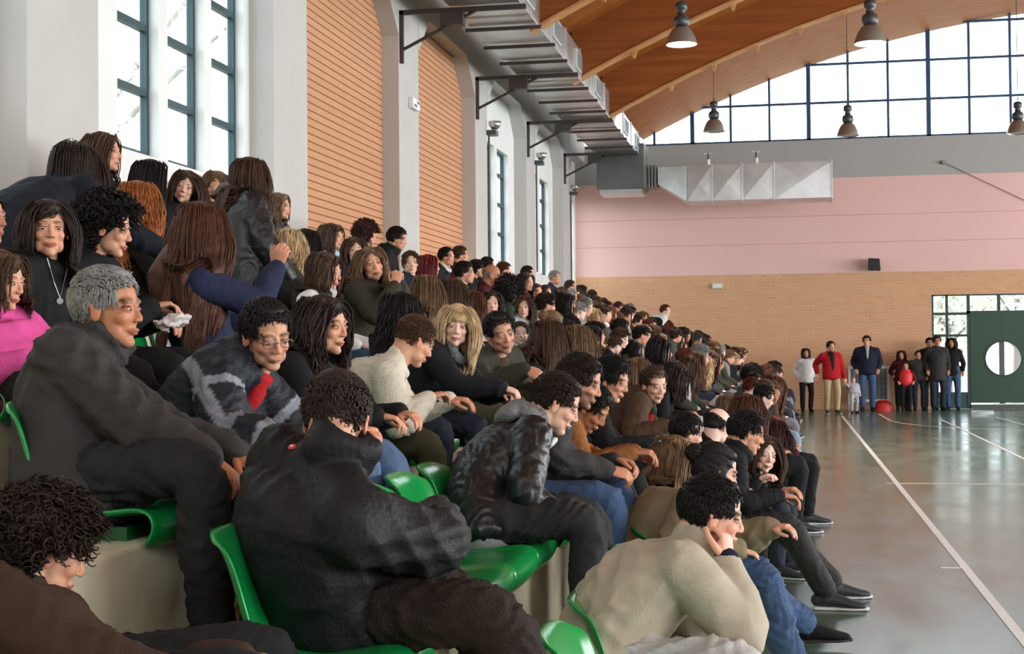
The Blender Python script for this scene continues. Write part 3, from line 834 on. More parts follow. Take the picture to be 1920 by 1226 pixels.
def head_color(V, H, R, k, skin, male, brow, lip, hairc=None, beard=0.0, cap=None):
    L = (V - H) @ R / k
    C = np.tile(np.array(skin, float), (len(V), 1))
    def mix(m, c): C[:] = C * (1 - m[:, None]) + np.array(c) * m[:, None]
    x, y, z = L[:, 0], L[:, 1], L[:, 2]; ay = np.abs(y)
    def g(cx_, cy_, cz_, r): return np.clip(1.3 * np.exp(-(((x - cx_) / r) ** 2 + ((ay - cy_) / r) ** 2 + ((z - cz_) / r) ** 2)), 0, 1)
    red = np.array(skin) * [1.08, .74, .70]
    mix(g(.06, .045, -.03, .026) * .45, red); mix(g(.108, 0, -.025, .018) * .5, red); mix((ay > .072) * .45 * (z < .03), red)
    # socket shade is real relief; only the lash line and brow are pigment
    by = z - (.029 - (ay - .03) ** 2 * 9)
    mix(np.clip(1.4 - np.abs(by) / (.0042 if male else .0028), 0, 1) * .85 * (x > .055) * (ay > .011) * (ay < .050), brow)
    mix(np.clip(1.5 - np.abs(z - .0095 + (ay - .031) ** 2 * 12) / .0028, 0, 1) * (x > .06) * (ay > .016) * (ay < .047) * .9, (.03, .02, .018))
    lm = (x > .072) * (ay < .026) * np.clip(1.5 - ((z + .063) / .0068) ** 2 - (ay / .026) ** 4, 0, 1)
    mix(lm * (.65 if male else .85), lip)
    mix((x > .06) * (ay < .021) * np.clip(1.3 - np.abs(z + .0625 - .004 * (ay / .02) ** 2) / .0016, 0, 1), (.10, .03, .03))
    mix((x > .085) * g(.098, .0085, -.0365, .0042), (.10, .04, .03))
    if beard:
        bm = ((z < -.028) * (x > .0) * np.clip((-z - .028 + np.clip(ay - .03, 0, 1) * 1.4) / .02, 0, 1) * (z > -.13)) * (1 - lm)
        bm = np.maximum(bm, (x > .07) * np.clip(1.4 - np.abs(z + .046) / .007, 0, 1) * (ay < .03))
        mix(bm * beard, hairc if hairc is not None else brow)
    return C
def eyes(H, R, k, look=0.0, closed=False):
    """eyeballs as small islands of the body surface: white, iris"""
    if closed: return [], []
    pcs, cols = [], []
    for s_ in (1, -1):
        b = Blob(); c = H + R @ (np.array([.0765, s_ * .031, .0005]) * k)
        b.ell(c, np.array([.0122, .0128, .0050]) * k, R, 14, 10)
        V = b.V[0]; L = (V - c) @ R / k
        C = np.tile([.72, .68, .64], (len(V), 1)); m = ((L[:, 1] - look) ** 2 + L[:, 2] ** 2) < .0056 ** 2
        C[m] = (.035, .02, .012)
        pcs.append(raw(V, b.F)); cols.append(C)
    return pcs, cols

# ---------------------------------------------------------------- hand: palm, five fingers with knuckles, thumb from the palm's side
def hand_blob(B, W, d, nrm, sd, k=1.0, curl=0.5, spread=1.0):
    """W wrist, d pointing direction, nrm out of the BACK of the hand, sd=+1 thumb on the left of d seen from the back"""
    d = _nrm(d); nrm = _nrm(np.asarray(nrm) - d * np.dot(nrm, d)); l = np.cross(nrm, d)
    P = lambda x, y, z: W + (d * x + l * y * sd + nrm * z) * k
    B.loft([P(-.03, 0, 0), P(.01, 0, 0), P(.045, .0, .002), P(.078, -.002, .002)], [(.024 * k, .020 * k), (.028 * k, .018 * k), (.038 * k, .0155 * k), (.039 * k, .0125 * k)], side=l, n=14)
    B.ell(P(.035, .024, -.008), np.array([.030, .016, .014]) * k, np.array([d, l * sd, nrm]).T)
    for i, (y, L0, r) in enumerate(((.030, .073, .0088), (.0105, .081, .0090), (-.0095, .076, .0086), (-.0285, .060, .0078))):
        c = curl * (0.9 + 0.12 * i); a = 0.1
        p = P(.080 - abs(y - .008) * .25, y * spread, .001); pts = [p]; rad = [r * 1.05 * k]
        for j, f in enumerate((.46, .30, .24)):
            a += c * (0.8, 1.15, .75)[j]
            dd = d * math.cos(a) - nrm * math.sin(a) + l * sd * (y * 2.2 * (spread - .7))
            p = p + _nrm(dd) * L0 * f * k; pts.append(p); rad.append(r * (1.0, .93, .80)[j] * k)
        B.loft(pts, rad, n=10)
    t0, t1 = P(.018, .030, -.006), P(.045, .050, -.016)
    t2 = t1 + (d * .8 + l * sd * .28 - nrm * .38) * .033 * k; t3 = t2 + (d * .95 - nrm * .35 - l * sd * .12) * .028 * k
    B.loft([t0, t1, t2, t3], [.0125 * k, .0115 * k, .0098 * k, .0082 * k], n=10)

# ---------------------------------------------------------------- hair
def avoid(W, body, gap=.012):
    """pushes hair points out of the clothed trunk"""
    if body is None: return W
    Sc, Rn, ra, rb = body; L = (W - Sc) @ Rn
    a, b = L[:, 1] / (ra + gap), L[:, 0] / (rb + gap); r = np.sqrt(a * a + b * b)
    m = (r < 1) & (L[:, 2] < .045)
    f = np.where(m, 1 / np.maximum(r, .25), 1)
    L2 = L.copy(); L2[:, 0] = np.where(m, np.where(np.abs(b) * f < .3, -np.sqrt(np.maximum(1 - a * a, .1)) * (rb + gap), L[:, 0] * f), L[:, 0]); L2[:, 1] = np.where(m, L[:, 1] * np.minimum(f, 1.15), L[:, 1])
    return L2 @ Rn.T + Sc
def scalp_pts(rs, n, front=.062, low=-.05):
    """random scalp points in head space, keeping the face free"""
    out = []
    while len(out) < n:
        v = rs.normal(size=(n * 3, 3)); v /= np.linalg.norm(v, axis=1)[:, None]
        p = v * [.098, .080, .088] + [-.016, 0, .034]
        x, y, z = p.T; ay = np.abs(y)
        hl = np.where(x > .02, front - .018 * np.clip(ay / .06, 0, 1) ** 2 * 1 + 0, np.where(x > -.03, low + .02 + (x + .03) * 1.0, low))
        hl = np.where((x > .02) & (ay > .055), .02, hl)
        ear = (x > -.02) & (x < .025) & (z < .012)
        out += p[(z > hl) & ~ear].tolist()
    return np.array(out[:n])
def locks_mesh(Pts, rad, n=4, flat=.55):
    """Pts (N,S,3) polylines -> tapered ribbons-tubes"""
    N, S, _ = Pts.shape
    T = np.empty_like(Pts); T[:, 1:-1] = Pts[:, 2:] - Pts[:, :-2]; T[:, 0] = Pts[:, 1] - Pts[:, 0]; T[:, -1] = Pts[:, -1] - Pts[:, -2]
    T /= np.maximum(np.linalg.norm(T, axis=2, keepdims=True), 1e-9)
    ref = np.array([.3, .5, .81]); U = np.cross(T, ref); U /= np.maximum(np.linalg.norm(U, axis=2, keepdims=True), 1e-9); W = np.cross(T, U)
    a = 2 * PI * np.arange(n) / n
    V = Pts[:, :, None, :] + rad[None, :, None, None] * (np.cos(a)[None, None, :, None] * U[:, :, None, :] + flat * np.sin(a)[None, None, :, None] * W[:, :, None, :])
    V = V.reshape(-1, 3)
    i, s_, q = np.meshgrid(np.arange(N), np.arange(S - 1), np.arange(n), indexing='ij')
    base = (i * S + s_) * n; q2 = (q + 1) % n
    F = np.stack([base + q, base + q2, base + n + q2, base + n + q], -1).reshape(-1)
    return [V, np.full(N * (S - 1) * n, 4, np.int32), F.astype(np.int32), None]
def hair_pieces(kind, H, R, k, seed, body=None, dens=1.0, length=.35, back_dir=None, voxel=.006, bangs=False, puff=1.0, part=0.0):
    rs = np.random.RandomState(seed); B = Blob(); pcs = []
    def e(c, r): B.ell(H + R @ (np.array(c) * k), np.array(r) * k, R)
    toW = lambda P: H + (P * k) @ R.T
    if kind in ('bald', 'balding'):
        e((-.056, 0, -.002), (.056, .070, .054))
        for s_ in (1, -1): e((-.020, s_ * .062, .020), (.040, .016, .030))
        pcs.append(B.remesh(voxel, 2))
        P = scalp_pts(rs, int(2200 * dens), .2, -.055); P = P[(P[:, 2] < .045 - .35 * np.clip(P[:, 0] + .05, -.05, .2)) & (P[:, 0] < .02)]
        n_ = _nrmrows(P - [-.016, 0, .034]); fl = np.tile([-.25, 0, -1.0], (len(P), 1)) + rs.normal(size=(len(P), 3)) * .2
        fl = _nrmrows(fl - n_ * (fl * n_).sum(1, keepdims=True) * .9); t = np.linspace(0, 1, 4)[None, :, None]
        Pts = P[:, None] + n_[:, None] * (.001 + .003 * np.sin(t * 2.6)) + fl[:, None] * t * .02
        pcs.append(locks_mesh(toW(Pts.reshape(-1, 3)).reshape(Pts.shape), np.array([.003, .0045, .003, .0008]) * k)); return pcs
    g = puff
    if kind == 'short':
        e((-.026, 0, .044), (.093 * g, .080 * g, .087 * g)); e((-.054, 0, .008), (.060, .070, .060)); e((.024, 0, .100), (.042, .050, .019))
        for s_ in (1, -1): e((-.006, s_ * .066, .034), (.030, .016, .034)); e((.016, s_ * .068, .014), (.010, .008, .022))
        pcs.append(B.remesh(voxel, 2))
        P = scalp_pts(rs, int(1500 * dens), .072, -.072); n_ = _nrmrows(P - [-.016, 0, .034])
        S = 5; L = .024 * (0.7 + .6 * rs.rand(len(P), 1)) * length / .35
        flow = np.stack([np.where(P[:, 2] > .06, np.where(P[:, 0] > .05, -.1, .5), -.2), P[:, 1] * 4 + rs.normal(size=len(P)) * .2, np.where(P[:, 2] > .06, .0, -1.0)], 1) + rs.normal(size=(len(P), 3)) * .16
        flow -= n_ * (flow * n_).sum(1, keepdims=True) * .8
        flow = _nrmrows(flow)
        t = np.linspace(0, 1, S)[None, :, None]
        Pts = P[:, None] * 1.0 + n_[:, None] * (.003 + .0045 * np.sin(t * 2.6) * g) + flow[:, None] * t * L[:, None]
        rad = np.array([.0030, .0042, .0036, .0024, .0006]) * k * (1 if dens > .9 else 1.5)
        pcs.append(locks_mesh(toW(Pts.reshape(-1, 3)).reshape(Pts.shape), rad)); return pcs
    if kind == 'curly':
        R0 = .030 * g
        e((-.042, 0, .044), (.085 + R0 * .6, .078 + R0 * .8, .085 + R0 * .8)); e((-.062, 0, -.012), (.058 + R0 * .6, .068 + R0 * .8, .060 + R0 * .7))
        pcs.append(B.remesh(voxel * 1.2, 2))
        P = scalp_pts(rs, int(760 * dens), .072, -.085); n_ = _nrmrows(P - [-.02, 0, .02]); S = 9
        L = (.038 + .03 * rs.rand(len(P), 1)) * g
        t = np.linspace(0, 1, S); ph = rs.rand(len(P), 1) * 6.28; am = .010
        u = _nrmrows(np.cross(n_, rs.normal(size=n_.shape))); w_ = np.cross(n_, u)
        Pts = P[:, None] + n_[:, None] * (.012 * g + t[None, :, None] * L[:, None]) + u[:, None] * (am * np.cos(ph + t * 9))[:, :, None] + w_[:, None] * (am * np.sin(ph + t * 9))[:, :, None]
        Pts[:, :, 2] -= (t ** 2 * .018)[None]
        rad = np.linspace(.0075, .002, S) * k
        pcs.append(locks_mesh(toW(Pts.reshape(-1, 3)).reshape(Pts.shape), rad)); return pcs
    # long, bob, tied: locks leave the parting, hug the skull and fall
    e((-.022, 0, .044), (.096, .081, .089)); e((-.052, 0, .004), (.064, .075, .070)); e((.022, 0, .090), (.050, .060, .026))
    for s_ in (1, -1): e((-.012, s_ * .070, .014), (.040, .018, .052))
    if kind == 'tied':
        e((-.115, 0, .055), (.045, .042, .042))
        pcs.append(B.remesh(voxel, 2))
        P = scalp_pts(rs, int(260 * dens), .066, -.06); tgt = np.array([-.105, 0, .05]); S = 8
        t = np.linspace(0, 1, S)[None, :, None]
        Pts = P[:, None] * (1 - t) + tgt * t; c0 = np.array([-.016, 0, .034])
        n_ = _nrmrows((Pts - c0).reshape(-1, 3)).reshape(Pts.shape)
        r_ = 1 / np.sqrt(((n_ / [.100, .083, .091]) ** 2).sum(2, keepdims=True)); Pts = c0 + n_ * np.maximum(r_, np.linalg.norm(Pts - c0, axis=2, keepdims=True) * .98)
        rad = np.array([.004, .007, .008, .008, .008, .008, .007, .004]) * k
        pcs.append(locks_mesh(toW(Pts.reshape(-1, 3)).reshape(Pts.shape), rad))
        q = int(60 * dens); a = rs.rand(q) * 6.28; b = rs.rand(q) * 3.1
        Pts = tgt + np.array([-.012, 0, .004]) + np.stack([np.cos(a[:, None] + np.linspace(0, 2.5, 7)) * .038, np.sin(a[:, None] + np.linspace(0, 2.5, 7)) * .040 * np.cos(b)[:, None], np.sin(a[:, None] + np.linspace(0, 2.5, 7)) * .040 * np.sin(b)[:, None]], 2)
        pcs.append(locks_mesh(toW(Pts.reshape(-1, 3)).reshape(Pts.shape), np.full(7, .007) * k)); return pcs
    fall = length
    down = R.T @ (-UP)                                   # gravity in head space
    if fall > .16:
        bd = -1.0
        c1 = np.array([-.060, 0, -.03]); c2 = c1 + down * (fall * .5) / 1.0 + np.array([-.012, 0, 0]); c3 = c1 + down * fall * .86 + np.array([-.010, 0, 0])
        w1, w2, w3 = avoid(toW(np.array([c1, c2, c3])), body, .0)
        B.loft([w1, w2, w3], [(.062 * k * g, .034 * k), (.062 * k * g, .020 * k), (.036 * k * g, .010 * k)], side=R[:, 1])
    pcs.append(B.remesh(voxel, 2))
    N = int((620 if dens < .75 else 1050) * dens); P = scalp_pts(rs, N, .064, -.055)
    if N:
        # bias the start towards the top so that outer layers cover
        P[:, 2] = np.where(rs.rand(N) < .55, np.maximum(P[:, 2], .05 + .07 * rs.rand(N)), P[:, 2])
        c0 = np.array([-.018, 0, .030]); ax = np.array([.099, .081, .091])
        lay = 1.0 + .05 * rs.rand(N) * g
        sgn = np.sign(P[:, 1] - part + rs.normal(size=N) * .008); sgn[sgn == 0] = 1
        S = 16; tot = fall * (0.82 + .3 * rs.rand(N)) + .17; st = (tot / (S - 1))[:, None]
        pos = P.copy(); out = []; frontness = np.clip((P[:, 0] + .06) / .07, .12, 1.0)
        wav = rs.rand(N, 1) * 6.28; wav2 = rs.rand(N, 1) * 6.28; amp = (.0022 + .004 * (g - .8)) * (1 + (kind == 'wavy') * 3.0)
        for j in range(S):
            rel_ = (pos - c0) / ax; r_ = np.linalg.norm(rel_, axis=1)
            ins = r_ < lay
            pos = np.where(ins[:, None], c0 + rel_ / r_[:, None] * ax * lay[:, None], pos)
            # keep the face open
            fx = (pos[:, 0] > .045) & (pos[:, 2] < (.045 if not bangs else .03)) & (np.abs(pos[:, 1]) < .062)
            pos[:, 1] = np.where(fx, sgn * .064, pos[:, 1]); pos[:, 0] = np.where(fx, np.minimum(pos[:, 0], .058), pos[:, 0])
            jit = j / S
            out.append(pos + np.concatenate([np.sin(wav + j * .9) * amp * jit * 1.4, np.cos(wav2 + j * .8) * amp * jit * 1.4, 0 * wav], 1))
            n_ = _nrmrows(pos - c0)
            d = np.tile(down, (N, 1)) * .9
            d[:, 1] += sgn * np.clip(.9 - j * .12, 0, 1) * .8 * frontness
            d[:, 0] -= np.clip(.5 - j * .05, 0, 1) * (.6 if not bangs else .1)
            near = np.linalg.norm((pos - c0) / ax, axis=1) < 1.35
            dn = (d * n_).sum(1, keepdims=True)
            d = np.where((near & (dn[:, 0] < 0))[:, None], d - n_ * dn, d)
            low = pos @ down > .06
            d[:, 1] += np.where(low, -pos[:, 1] * 2.0 + np.sign(pos[:, 1]) * .11 * g * g * .7, 0)
            # hair behind the shoulders drifts onto the back
            d[:, 0] += np.where(low, -.10, 0)
            pos = pos + _nrmrows(d) * st
        Pts = np.stack(out, 1)
        rad = np.concatenate([[.003, .0045], np.full(S - 5, .0056), [.0048, .0036, .0010]]) * k * (.85 if dens > .75 else (1 if dens > .6 else 1.45))
        pcs.append(locks_mesh(avoid(toW(Pts.reshape(-1, 3)), body).reshape(Pts.shape), rad))
        if bangs:
            q = int(70 * dens) + 12; y = rs.uniform(-.058, .058, q); t = np.linspace(0, 1, 6)
            p0 = np.stack([np.full(q, .035), y * .7, np.full(q, .112)], 1); p1 = np.stack([.084 - y ** 2 * 9, y, np.full(q, .055)], 1); p2 = np.stack([.088 - y ** 2 * 10, y * 1.03, .026 + rs.rand(q) * .012], 1)
            Pts = p0[:, None] * ((1 - t) ** 2)[None, :, None] + p1[:, None] * (2 * t * (1 - t))[None, :, None] * 1.0 + p2[:, None] * (t ** 2)[None, :, None]
            Pts[:, :, 0] += .010 * np.sin(t * 3.1)[None]
            pcs.append(locks_mesh(toW(Pts.reshape(-1, 3)).reshape(Pts.shape), np.array([.004, .007, .007, .006, .004, .001]) * k))
    return pcs
def _nrmrows(a): return a / np.maximum(np.linalg.norm(a, axis=-1, keepdims=True), 1e-9)

SKINS = {'fair': hexc('e2b39a'), 'mid': hexc('cf9a7c'), 'tan': hexc('b9805f'), 'pale': hexc('ecc6b2')}
HAIRC = {'black': '17120f', 'darkbrown': '2a1c15', 'brown': '47301f', 'lightbrown': '70553b', 'chestnut': '54301f', 'auburn': '5e2416', 'red': '6a1a1a',
         'ginger': '9a5a2c', 'blonde': 'c2a67c', 'grey': '8b8a86', 'darkgrey': '4d4a46', 'white': 'c9c7c2', 'maroon': '3c1a16'}
def hair_mat(c):
    return mat('hair_' + c, HAIRC[c], 0.55, noise=0.35, nscale=28, bump=0.15, bscale=140, spec=0.3)
def skin_mat(): return mat('skin', (0.6, 0.4, 0.3), 0.5, attr='Col', noise=0.05, nscale=30, spec=0.35)

def shoe(A, fd, up, k, leather=False):
    """low shoe: heel, instep, toe and sole"""
    B = Blob(); fd = _nrm(fd); l = _nrm(np.cross(up, fd)); u = np.cross(fd, l)
    P = lambda x, y, z: A + (fd * x + l * y + u * z) * k
    B.loft([P(-.055, 0, -.035), P(.0, 0, -.030), P(.06, 0, -.040), P(.13, .0, -.055), P(.185, 0, -.062)], [(.034 * k, .035 * k), (.038 * k, .045 * k), (.042 * k, .034 * k), (.047 * k, .024 * k), (.034 * k, .016 * k)], side=l)
    B.loft([P(-.01, 0, .03), P(-.01, 0, -.03)], [.045 * k, .042 * k], side=l)
    S = Blob(); S.loft([P(-.07, 0, -.078), P(.0, 0, -.078), (P(.07, 0, -.078)), P(.14, 0, -.078), P(.205, 0, -.074)], [(.036 * k, .011 * k), (.038 * k, .011 * k), (.040 * k, .010 * k), (.047 * k, .010 * k), (.028 * k, .009 * k)], side=l)
    return B, S

PEOPLE = []
def person(label, head, hip, yaw=0, hy=0, hp=0, hr=0, k=1.0, male=True, skin='mid', hair=('short', 'darkbrown'), hairopt=None, jacket='black', jm=None, bulk=1.0,
           jopt=(), legs='jeans', lm=None, feet=None, floor=None, lhand=None, rhand=None, lh=None, rh=None, hcurl=.5, shoes='black', fine=1.0, seed=1,
           lknee=None, rknee=None, pole_l=None, pole_r=None, twist=0, smile=0, beard=0, closed=False, brow=None, group=None, look=0.0, hem=.10, standing=False, bend=.06, sh_w=None, wamp=None, name='person', spine=None, paint=None, wfreq=None, shod=False):
    """head, hip: world points.  Returns the person object (skin body) with hair, clothes and shoes as children"""
    head, hip = np.array(head, float), np.array(hip, float)
    T = rot(yaw); F_, L_ = T[:, 0], T[:, 1]
    RH = rot(yaw + hy, hp, hr)
    ks = k                                                     # body scale
    # spine
    v = head - hip
    neck = head + RH @ (np.array([-.035, 0, -.075]) * k) + _nrm(hip - head + F_ * -.05 + UP * -.25) * .078 * k
    mid = (hip + neck) / 2 - F_ * bend * k + UP * .02
    def SP(t): return (1 - t) ** 2 * hip + 2 * t * (1 - t) * mid + t * t * neck
    def ST(t): return _nrm(2 * (1 - t) * (mid - hip) + 2 * t * (neck - mid))
    Ls = rot(yaw + twist)[:, 1]; Ls = _nrm(Ls - ST(.9) * Ls.dot(ST(.9)))
    sw = (sh_w or (.175 if male else .152)) * k
    Sc = SP(.95)
    SL, SR = Sc + Ls * sw - ST(.9) * .035 * k, Sc - Ls * sw - ST(.9) * .035 * k
    # legs
    floor = floor if floor is not None else hip[2] - .46
    hips = [hip + L_ * .085 * k, hip - L_ * .085 * k]
    th, sh = .43 * k, .41 * k
    if feet is None:
        feet = [hip + F_ * (.44 * k) + L_ * .13, hip + F_ * (.40 * k) - L_ * .13]
        feet = [np.array([f[0], f[1], floor + .085 * k]) for f in feet]
    feet = [np.array(f, float) for f in feet]
    kn = []
    for i, s_ in enumerate((1, -1)):
        pole = F_ * .7 + UP * (.9 if not standing else 0) + L_ * s_ * .18
        if (lknee, rknee)[i] is not None: pole = np.array((lknee, rknee)[i]) - (hips[i] + feet[i]) / 2
        kx, ft = ik(hips[i], feet[i], th, sh, pole); kn.append(kx); feet[i] = ft
    # arms
    ua, fa = .275 * k, .245 * k
    if lhand is None: lhand = kn[0] * .75 + hips[0] * .25 + UP * .10 - F_ * .02
    if rhand is None: rhand = kn[1] * .75 + hips[1] * .25 + UP * .10 - F_ * .02
    EL, WL = ik(SL, lhand, ua, fa, ((-UP * .7 + Ls * .6 - F_ * .35) if not standing else (-F_ + Ls * .35)) if pole_l is None else np.array(pole_l))
    ER, WR = ik(SR, rhand, ua, fa, ((-UP * .7 - Ls * .6 - F_ * .35) if not standing else (-F_ - Ls * .35)) if pole_r is None else np.array(pole_r))
    # --- body (one surface per region; joins hidden under collar and cuffs, all in one mesh)
    vb = .016 / fine ** .5
    B = Blob()
    W = 1.0 if male else .93
    B.loft([SP(0), SP(.25), SP(.5), SP(.78), SP(.93)], [(.135 * k * W, .095 * k), (.125 * k * W, .085 * k), (.130 * k * W, .090 * k), (.135 * k * W, .075 * k), (.07 * k, .045 * k)], side=Ls)
    B.loft([SL, Sc, SR], [.042 * k, .036 * k, .042 * k])
    for S_, E_, W_ in ((SL, EL, WL), (SR, ER, WR)): B.loft([S_, (S_ + E_) / 2, E_, (E_ + W_) / 2, W_], [.046 * k, .043 * k, .036 * k, .036 * k, .026 * k])
    for h_, k_, f_ in zip(hips, kn, feet): B.loft([h_, (h_ + k_) / 2, k_, (k_ + f_) / 2, f_], [.080 * k, .066 * k, .050 * k, .050 * k, .034 * k])
    base = Sc + ST(.9) * .028 * k
    B.loft([Sc + ST(.95) * .005, base + (head - base) * .35], [.048 * k, (.050 if male else .040) * k])
    pb = B.remesh(vb, 3)
    HB = Blob(); head_blob(HB, head, RH, k, male, base, smile=smile)
    ph = HB.remesh(max(.0042, .0052 / fine) * k, 3, .45)
    sk = SKINS[skin]; br = hexc(HAIRC[brow or hair[1]]) if hair else hexc('3a2a20')
    br = tuple(np.array(br) * .8)
    lip = (sk[0] * .82, sk[1] * .42, sk[2] * .42) if male else (sk[0] * .85, sk[1] * .34, sk[2] * .36)
    ch = head_color(ph[0], head, RH, k, sk, male, br, lip, br, beard)
    pcs, cols = [pb, ph], [np.tile(sk, (len(pb[0]), 1)), ch]
    ep, ec = eyes(head, RH, k, look, closed); pcs += ep; cols += ec
    hands = []
    for W_, E_, spec, sd in ((WL, EL, lh, -1), (WR, ER, rh, 1)):
        if spec == 'none': continue
        d = _nrm(W_ - E_); dd, nn, cu = d * .8 + np.array([0, 0, -.25]) + F_ * .15, UP + d * .2, hcurl
        if spec is not None:
            dd = np.array(spec[0], float); nn = np.array(spec[1], float); cu = spec[2] if len(spec) > 2 else hcurl
        HBd = Blob(); hand_blob(HBd, W_, dd, nn, sd, k * (1.0 if male else .9), cu)
        hp_ = HBd.remesh(max(.0034, .0042 / fine) * k, 2, .4); pcs.append(hp_)
        c = np.tile(np.array(sk) * [1.02, .93, .9], (len(hp_[0]), 1)); cols.append(c)
    me = make_mesh('person_body', pcs, cols)
    org = np.array([hip[0], hip[1], floor])
    o = link(name, me, skin_mat(), None, org); o.location = org
    tag(o, label, 'person', group)
    PEOPLE.append((label, o, head, k, hip))
    # --- hair
    if hair:
        ho = dict(hairopt or {})
        hk = ho.pop('kind', hair[0])
        Rb = np.array([_nrm(np.cross(Ls, ST(.8))), Ls, ST(.8)]).T
        hpcs = hair_pieces(hk, head, RH, k, seed, None if ho.pop('loose', False) else (Sc, Rb, .178 * k * bulk * W, .128 * k * bulk), dens=ho.pop('dens', 1.0) * min(1, .35 + .65 * fine), voxel=.0075 * k / min(1, fine + .3), **ho)
        link('hair', make_mesh('hair', hpcs), hair_mat(hair[1]), o, org)
    # --- trousers
    lmat = lm or CLOTH[legs]
    if legs != 'none':
        B = Blob(); g = 1.0
        B.loft([hip + ST(0) * .10 * k, hip, hip - F_ * .0 - UP * (.02 if not standing else .08)], [(.155 * k, .118 * k), (.168 * k, .125 * k), (.16 * k, .115 * k)], side=L_)
        for h_, k_, f_ in zip(hips, kn, feet):
            sd_ = _nrm(f_ - k_)
            B.loft([h_, h_ * .5 + k_ * .5, k_, k_ * .55 + f_ * .45, f_ - sd_ * .025 * k], [.096 * k, .086 * k, .069 * k, .066 * k, .060 * k])
        pt = wrinkle(B.remesh(.0125 / fine ** .6, 3), wamp or .006, 46, seed + 5)
        link('trousers', make_mesh('trousers', [pt]), lmat, o, org)
    # --- jacket
    jmat = jm or CLOTH[jacket]; q = bulk
    B = Blob()
    lo = SP(0) - ST(0) * hem * k
    B.loft([lo, SP(0), SP(.25), SP(.5), SP(.76), SP(.92)], [(.175 * k * q * W, .140 * k * q), (.168 * k * q * W, .132 * k * q), (.160 * k * q * W, .125 * k * q), (.168 * k * q * W, .128 * k * q), (.178 * k * q * W, .118 * k * q), (.100 * k, .072 * k)], side=Ls, cap=.3)
    B.loft([SL - Ls * .01, Sc + ST(.9) * .01, SR + Ls * .01], [.066 * k * q, .070 * k, .066 * k * q])
    for S_, E_, W_ in ((SL, EL, WL), (SR, ER, WR)):
        dW = _nrm(W_ - E_)
        B.loft([S_, (S_ + E_) / 2, E_, (E_ + W_) / 2, W_ - dW * .012], [.070 * k * q, .064 * k * q, .058 * k * q, .053 * k * q, .041 * k * (q * .5 + .5)])
    Rn = np.array([_nrm(np.cross(Ls, ST(.95))), Ls, ST(.95)]).T
    nb = base + ST(.95) * .012 * k
    if 'crew' not in jopt:
        B.ring(nb + Rn[:, 2] * .016 * k, Rn, .069 * k, .067 * k, .018 * k * (q * .5 + .5), lift=lambda a: -.030 * k * math.cos(a) if 'open' in jopt else -.012 * k * math.cos(a))
    if 'high' in jopt: B.ring(nb + Rn[:, 2] * .045 * k, Rn, .073 * k, .071 * k, .019 * k * (q * .5 + .5))
    if 'tall' in jopt: B.ring(nb + Rn[:, 2] * .078 * k, Rn, .076 * k, .074 * k, .022 * k)
    if 'hood' in jopt:
        B.loft([nb + Ls * .085 * k + Rn[:, 0] * .01, nb + Ls * .075 * k - Rn[:, 0] * .06 * k, nb - Rn[:, 0] * .105 * k - Rn[:, 2] * .015 * k, nb - Ls * .075 * k - Rn[:, 0] * .06 * k, nb - Ls * .085 * k + Rn[:, 0] * .01], [.022 * k, .040 * k, .050 * k, .040 * k, .022 * k])
        B.ell(nb - Rn[:, 0] * .11 * k - Rn[:, 2] * .06 * k, (.045 * k, .10 * k, .075 * k), Rn)
    pj = wrinkle(B.remesh(.0125 / fine ** .6, 3), wamp or .007, wfreq or (34 if q > 1.05 else 46), seed)
    geo = dict(SL=SL, SR=SR, EL=EL, ER=ER, WL=WL, WR=WR, Sc=Sc, Rn=Rn, k=k)
    jo = link('jumper' if 'jumper' in jopt else 'jacket', make_mesh('jacket', [pj], [paint(pj[0], geo)] if paint else None), jmat, o, org)
    # --- shoes
    if fine >= .8 or standing or shod:
        for i in (0, 1):
            fd = np.array([F_[0], F_[1], 0]) + L_ * (.15, -.15)[i]
            b_, s_ = shoe(feet[i], fd, UP, k)
            so = link('shoe', make_mesh('shoe', [b_.remesh(.009, 2)]), CLOTH[shoes], o, org)
            link('sole', make_mesh('sole', [s_.remesh(.009, 1)]), mat('sole_' + ('white' if shoes in ('trainer',) else 'dark'), 'd8d8d4' if shoes == 'trainer' else '1b1a19', .6), so, org)
    info = dict(o=o, org=org, SP=SP, ST=ST, Ls=Ls, F=F_, L=L_, RH=RH, head=head, k=k, Rn=Rn, nb=nb, WL=WL, WR=WR, EL=EL, ER=ER, SL=SL, SR=SR, kn=kn, feet=feet, hips=hips, Sc=Sc, jv=pj[0], jn=pj[3])
    return info
def cloth(name, c, rough=.85, **kw):
    d = dict(noise=.10, nscale=14, bump=.25, bscale=90, spec=.25); d.update(kw)
    return mat(name, c, rough, **d)
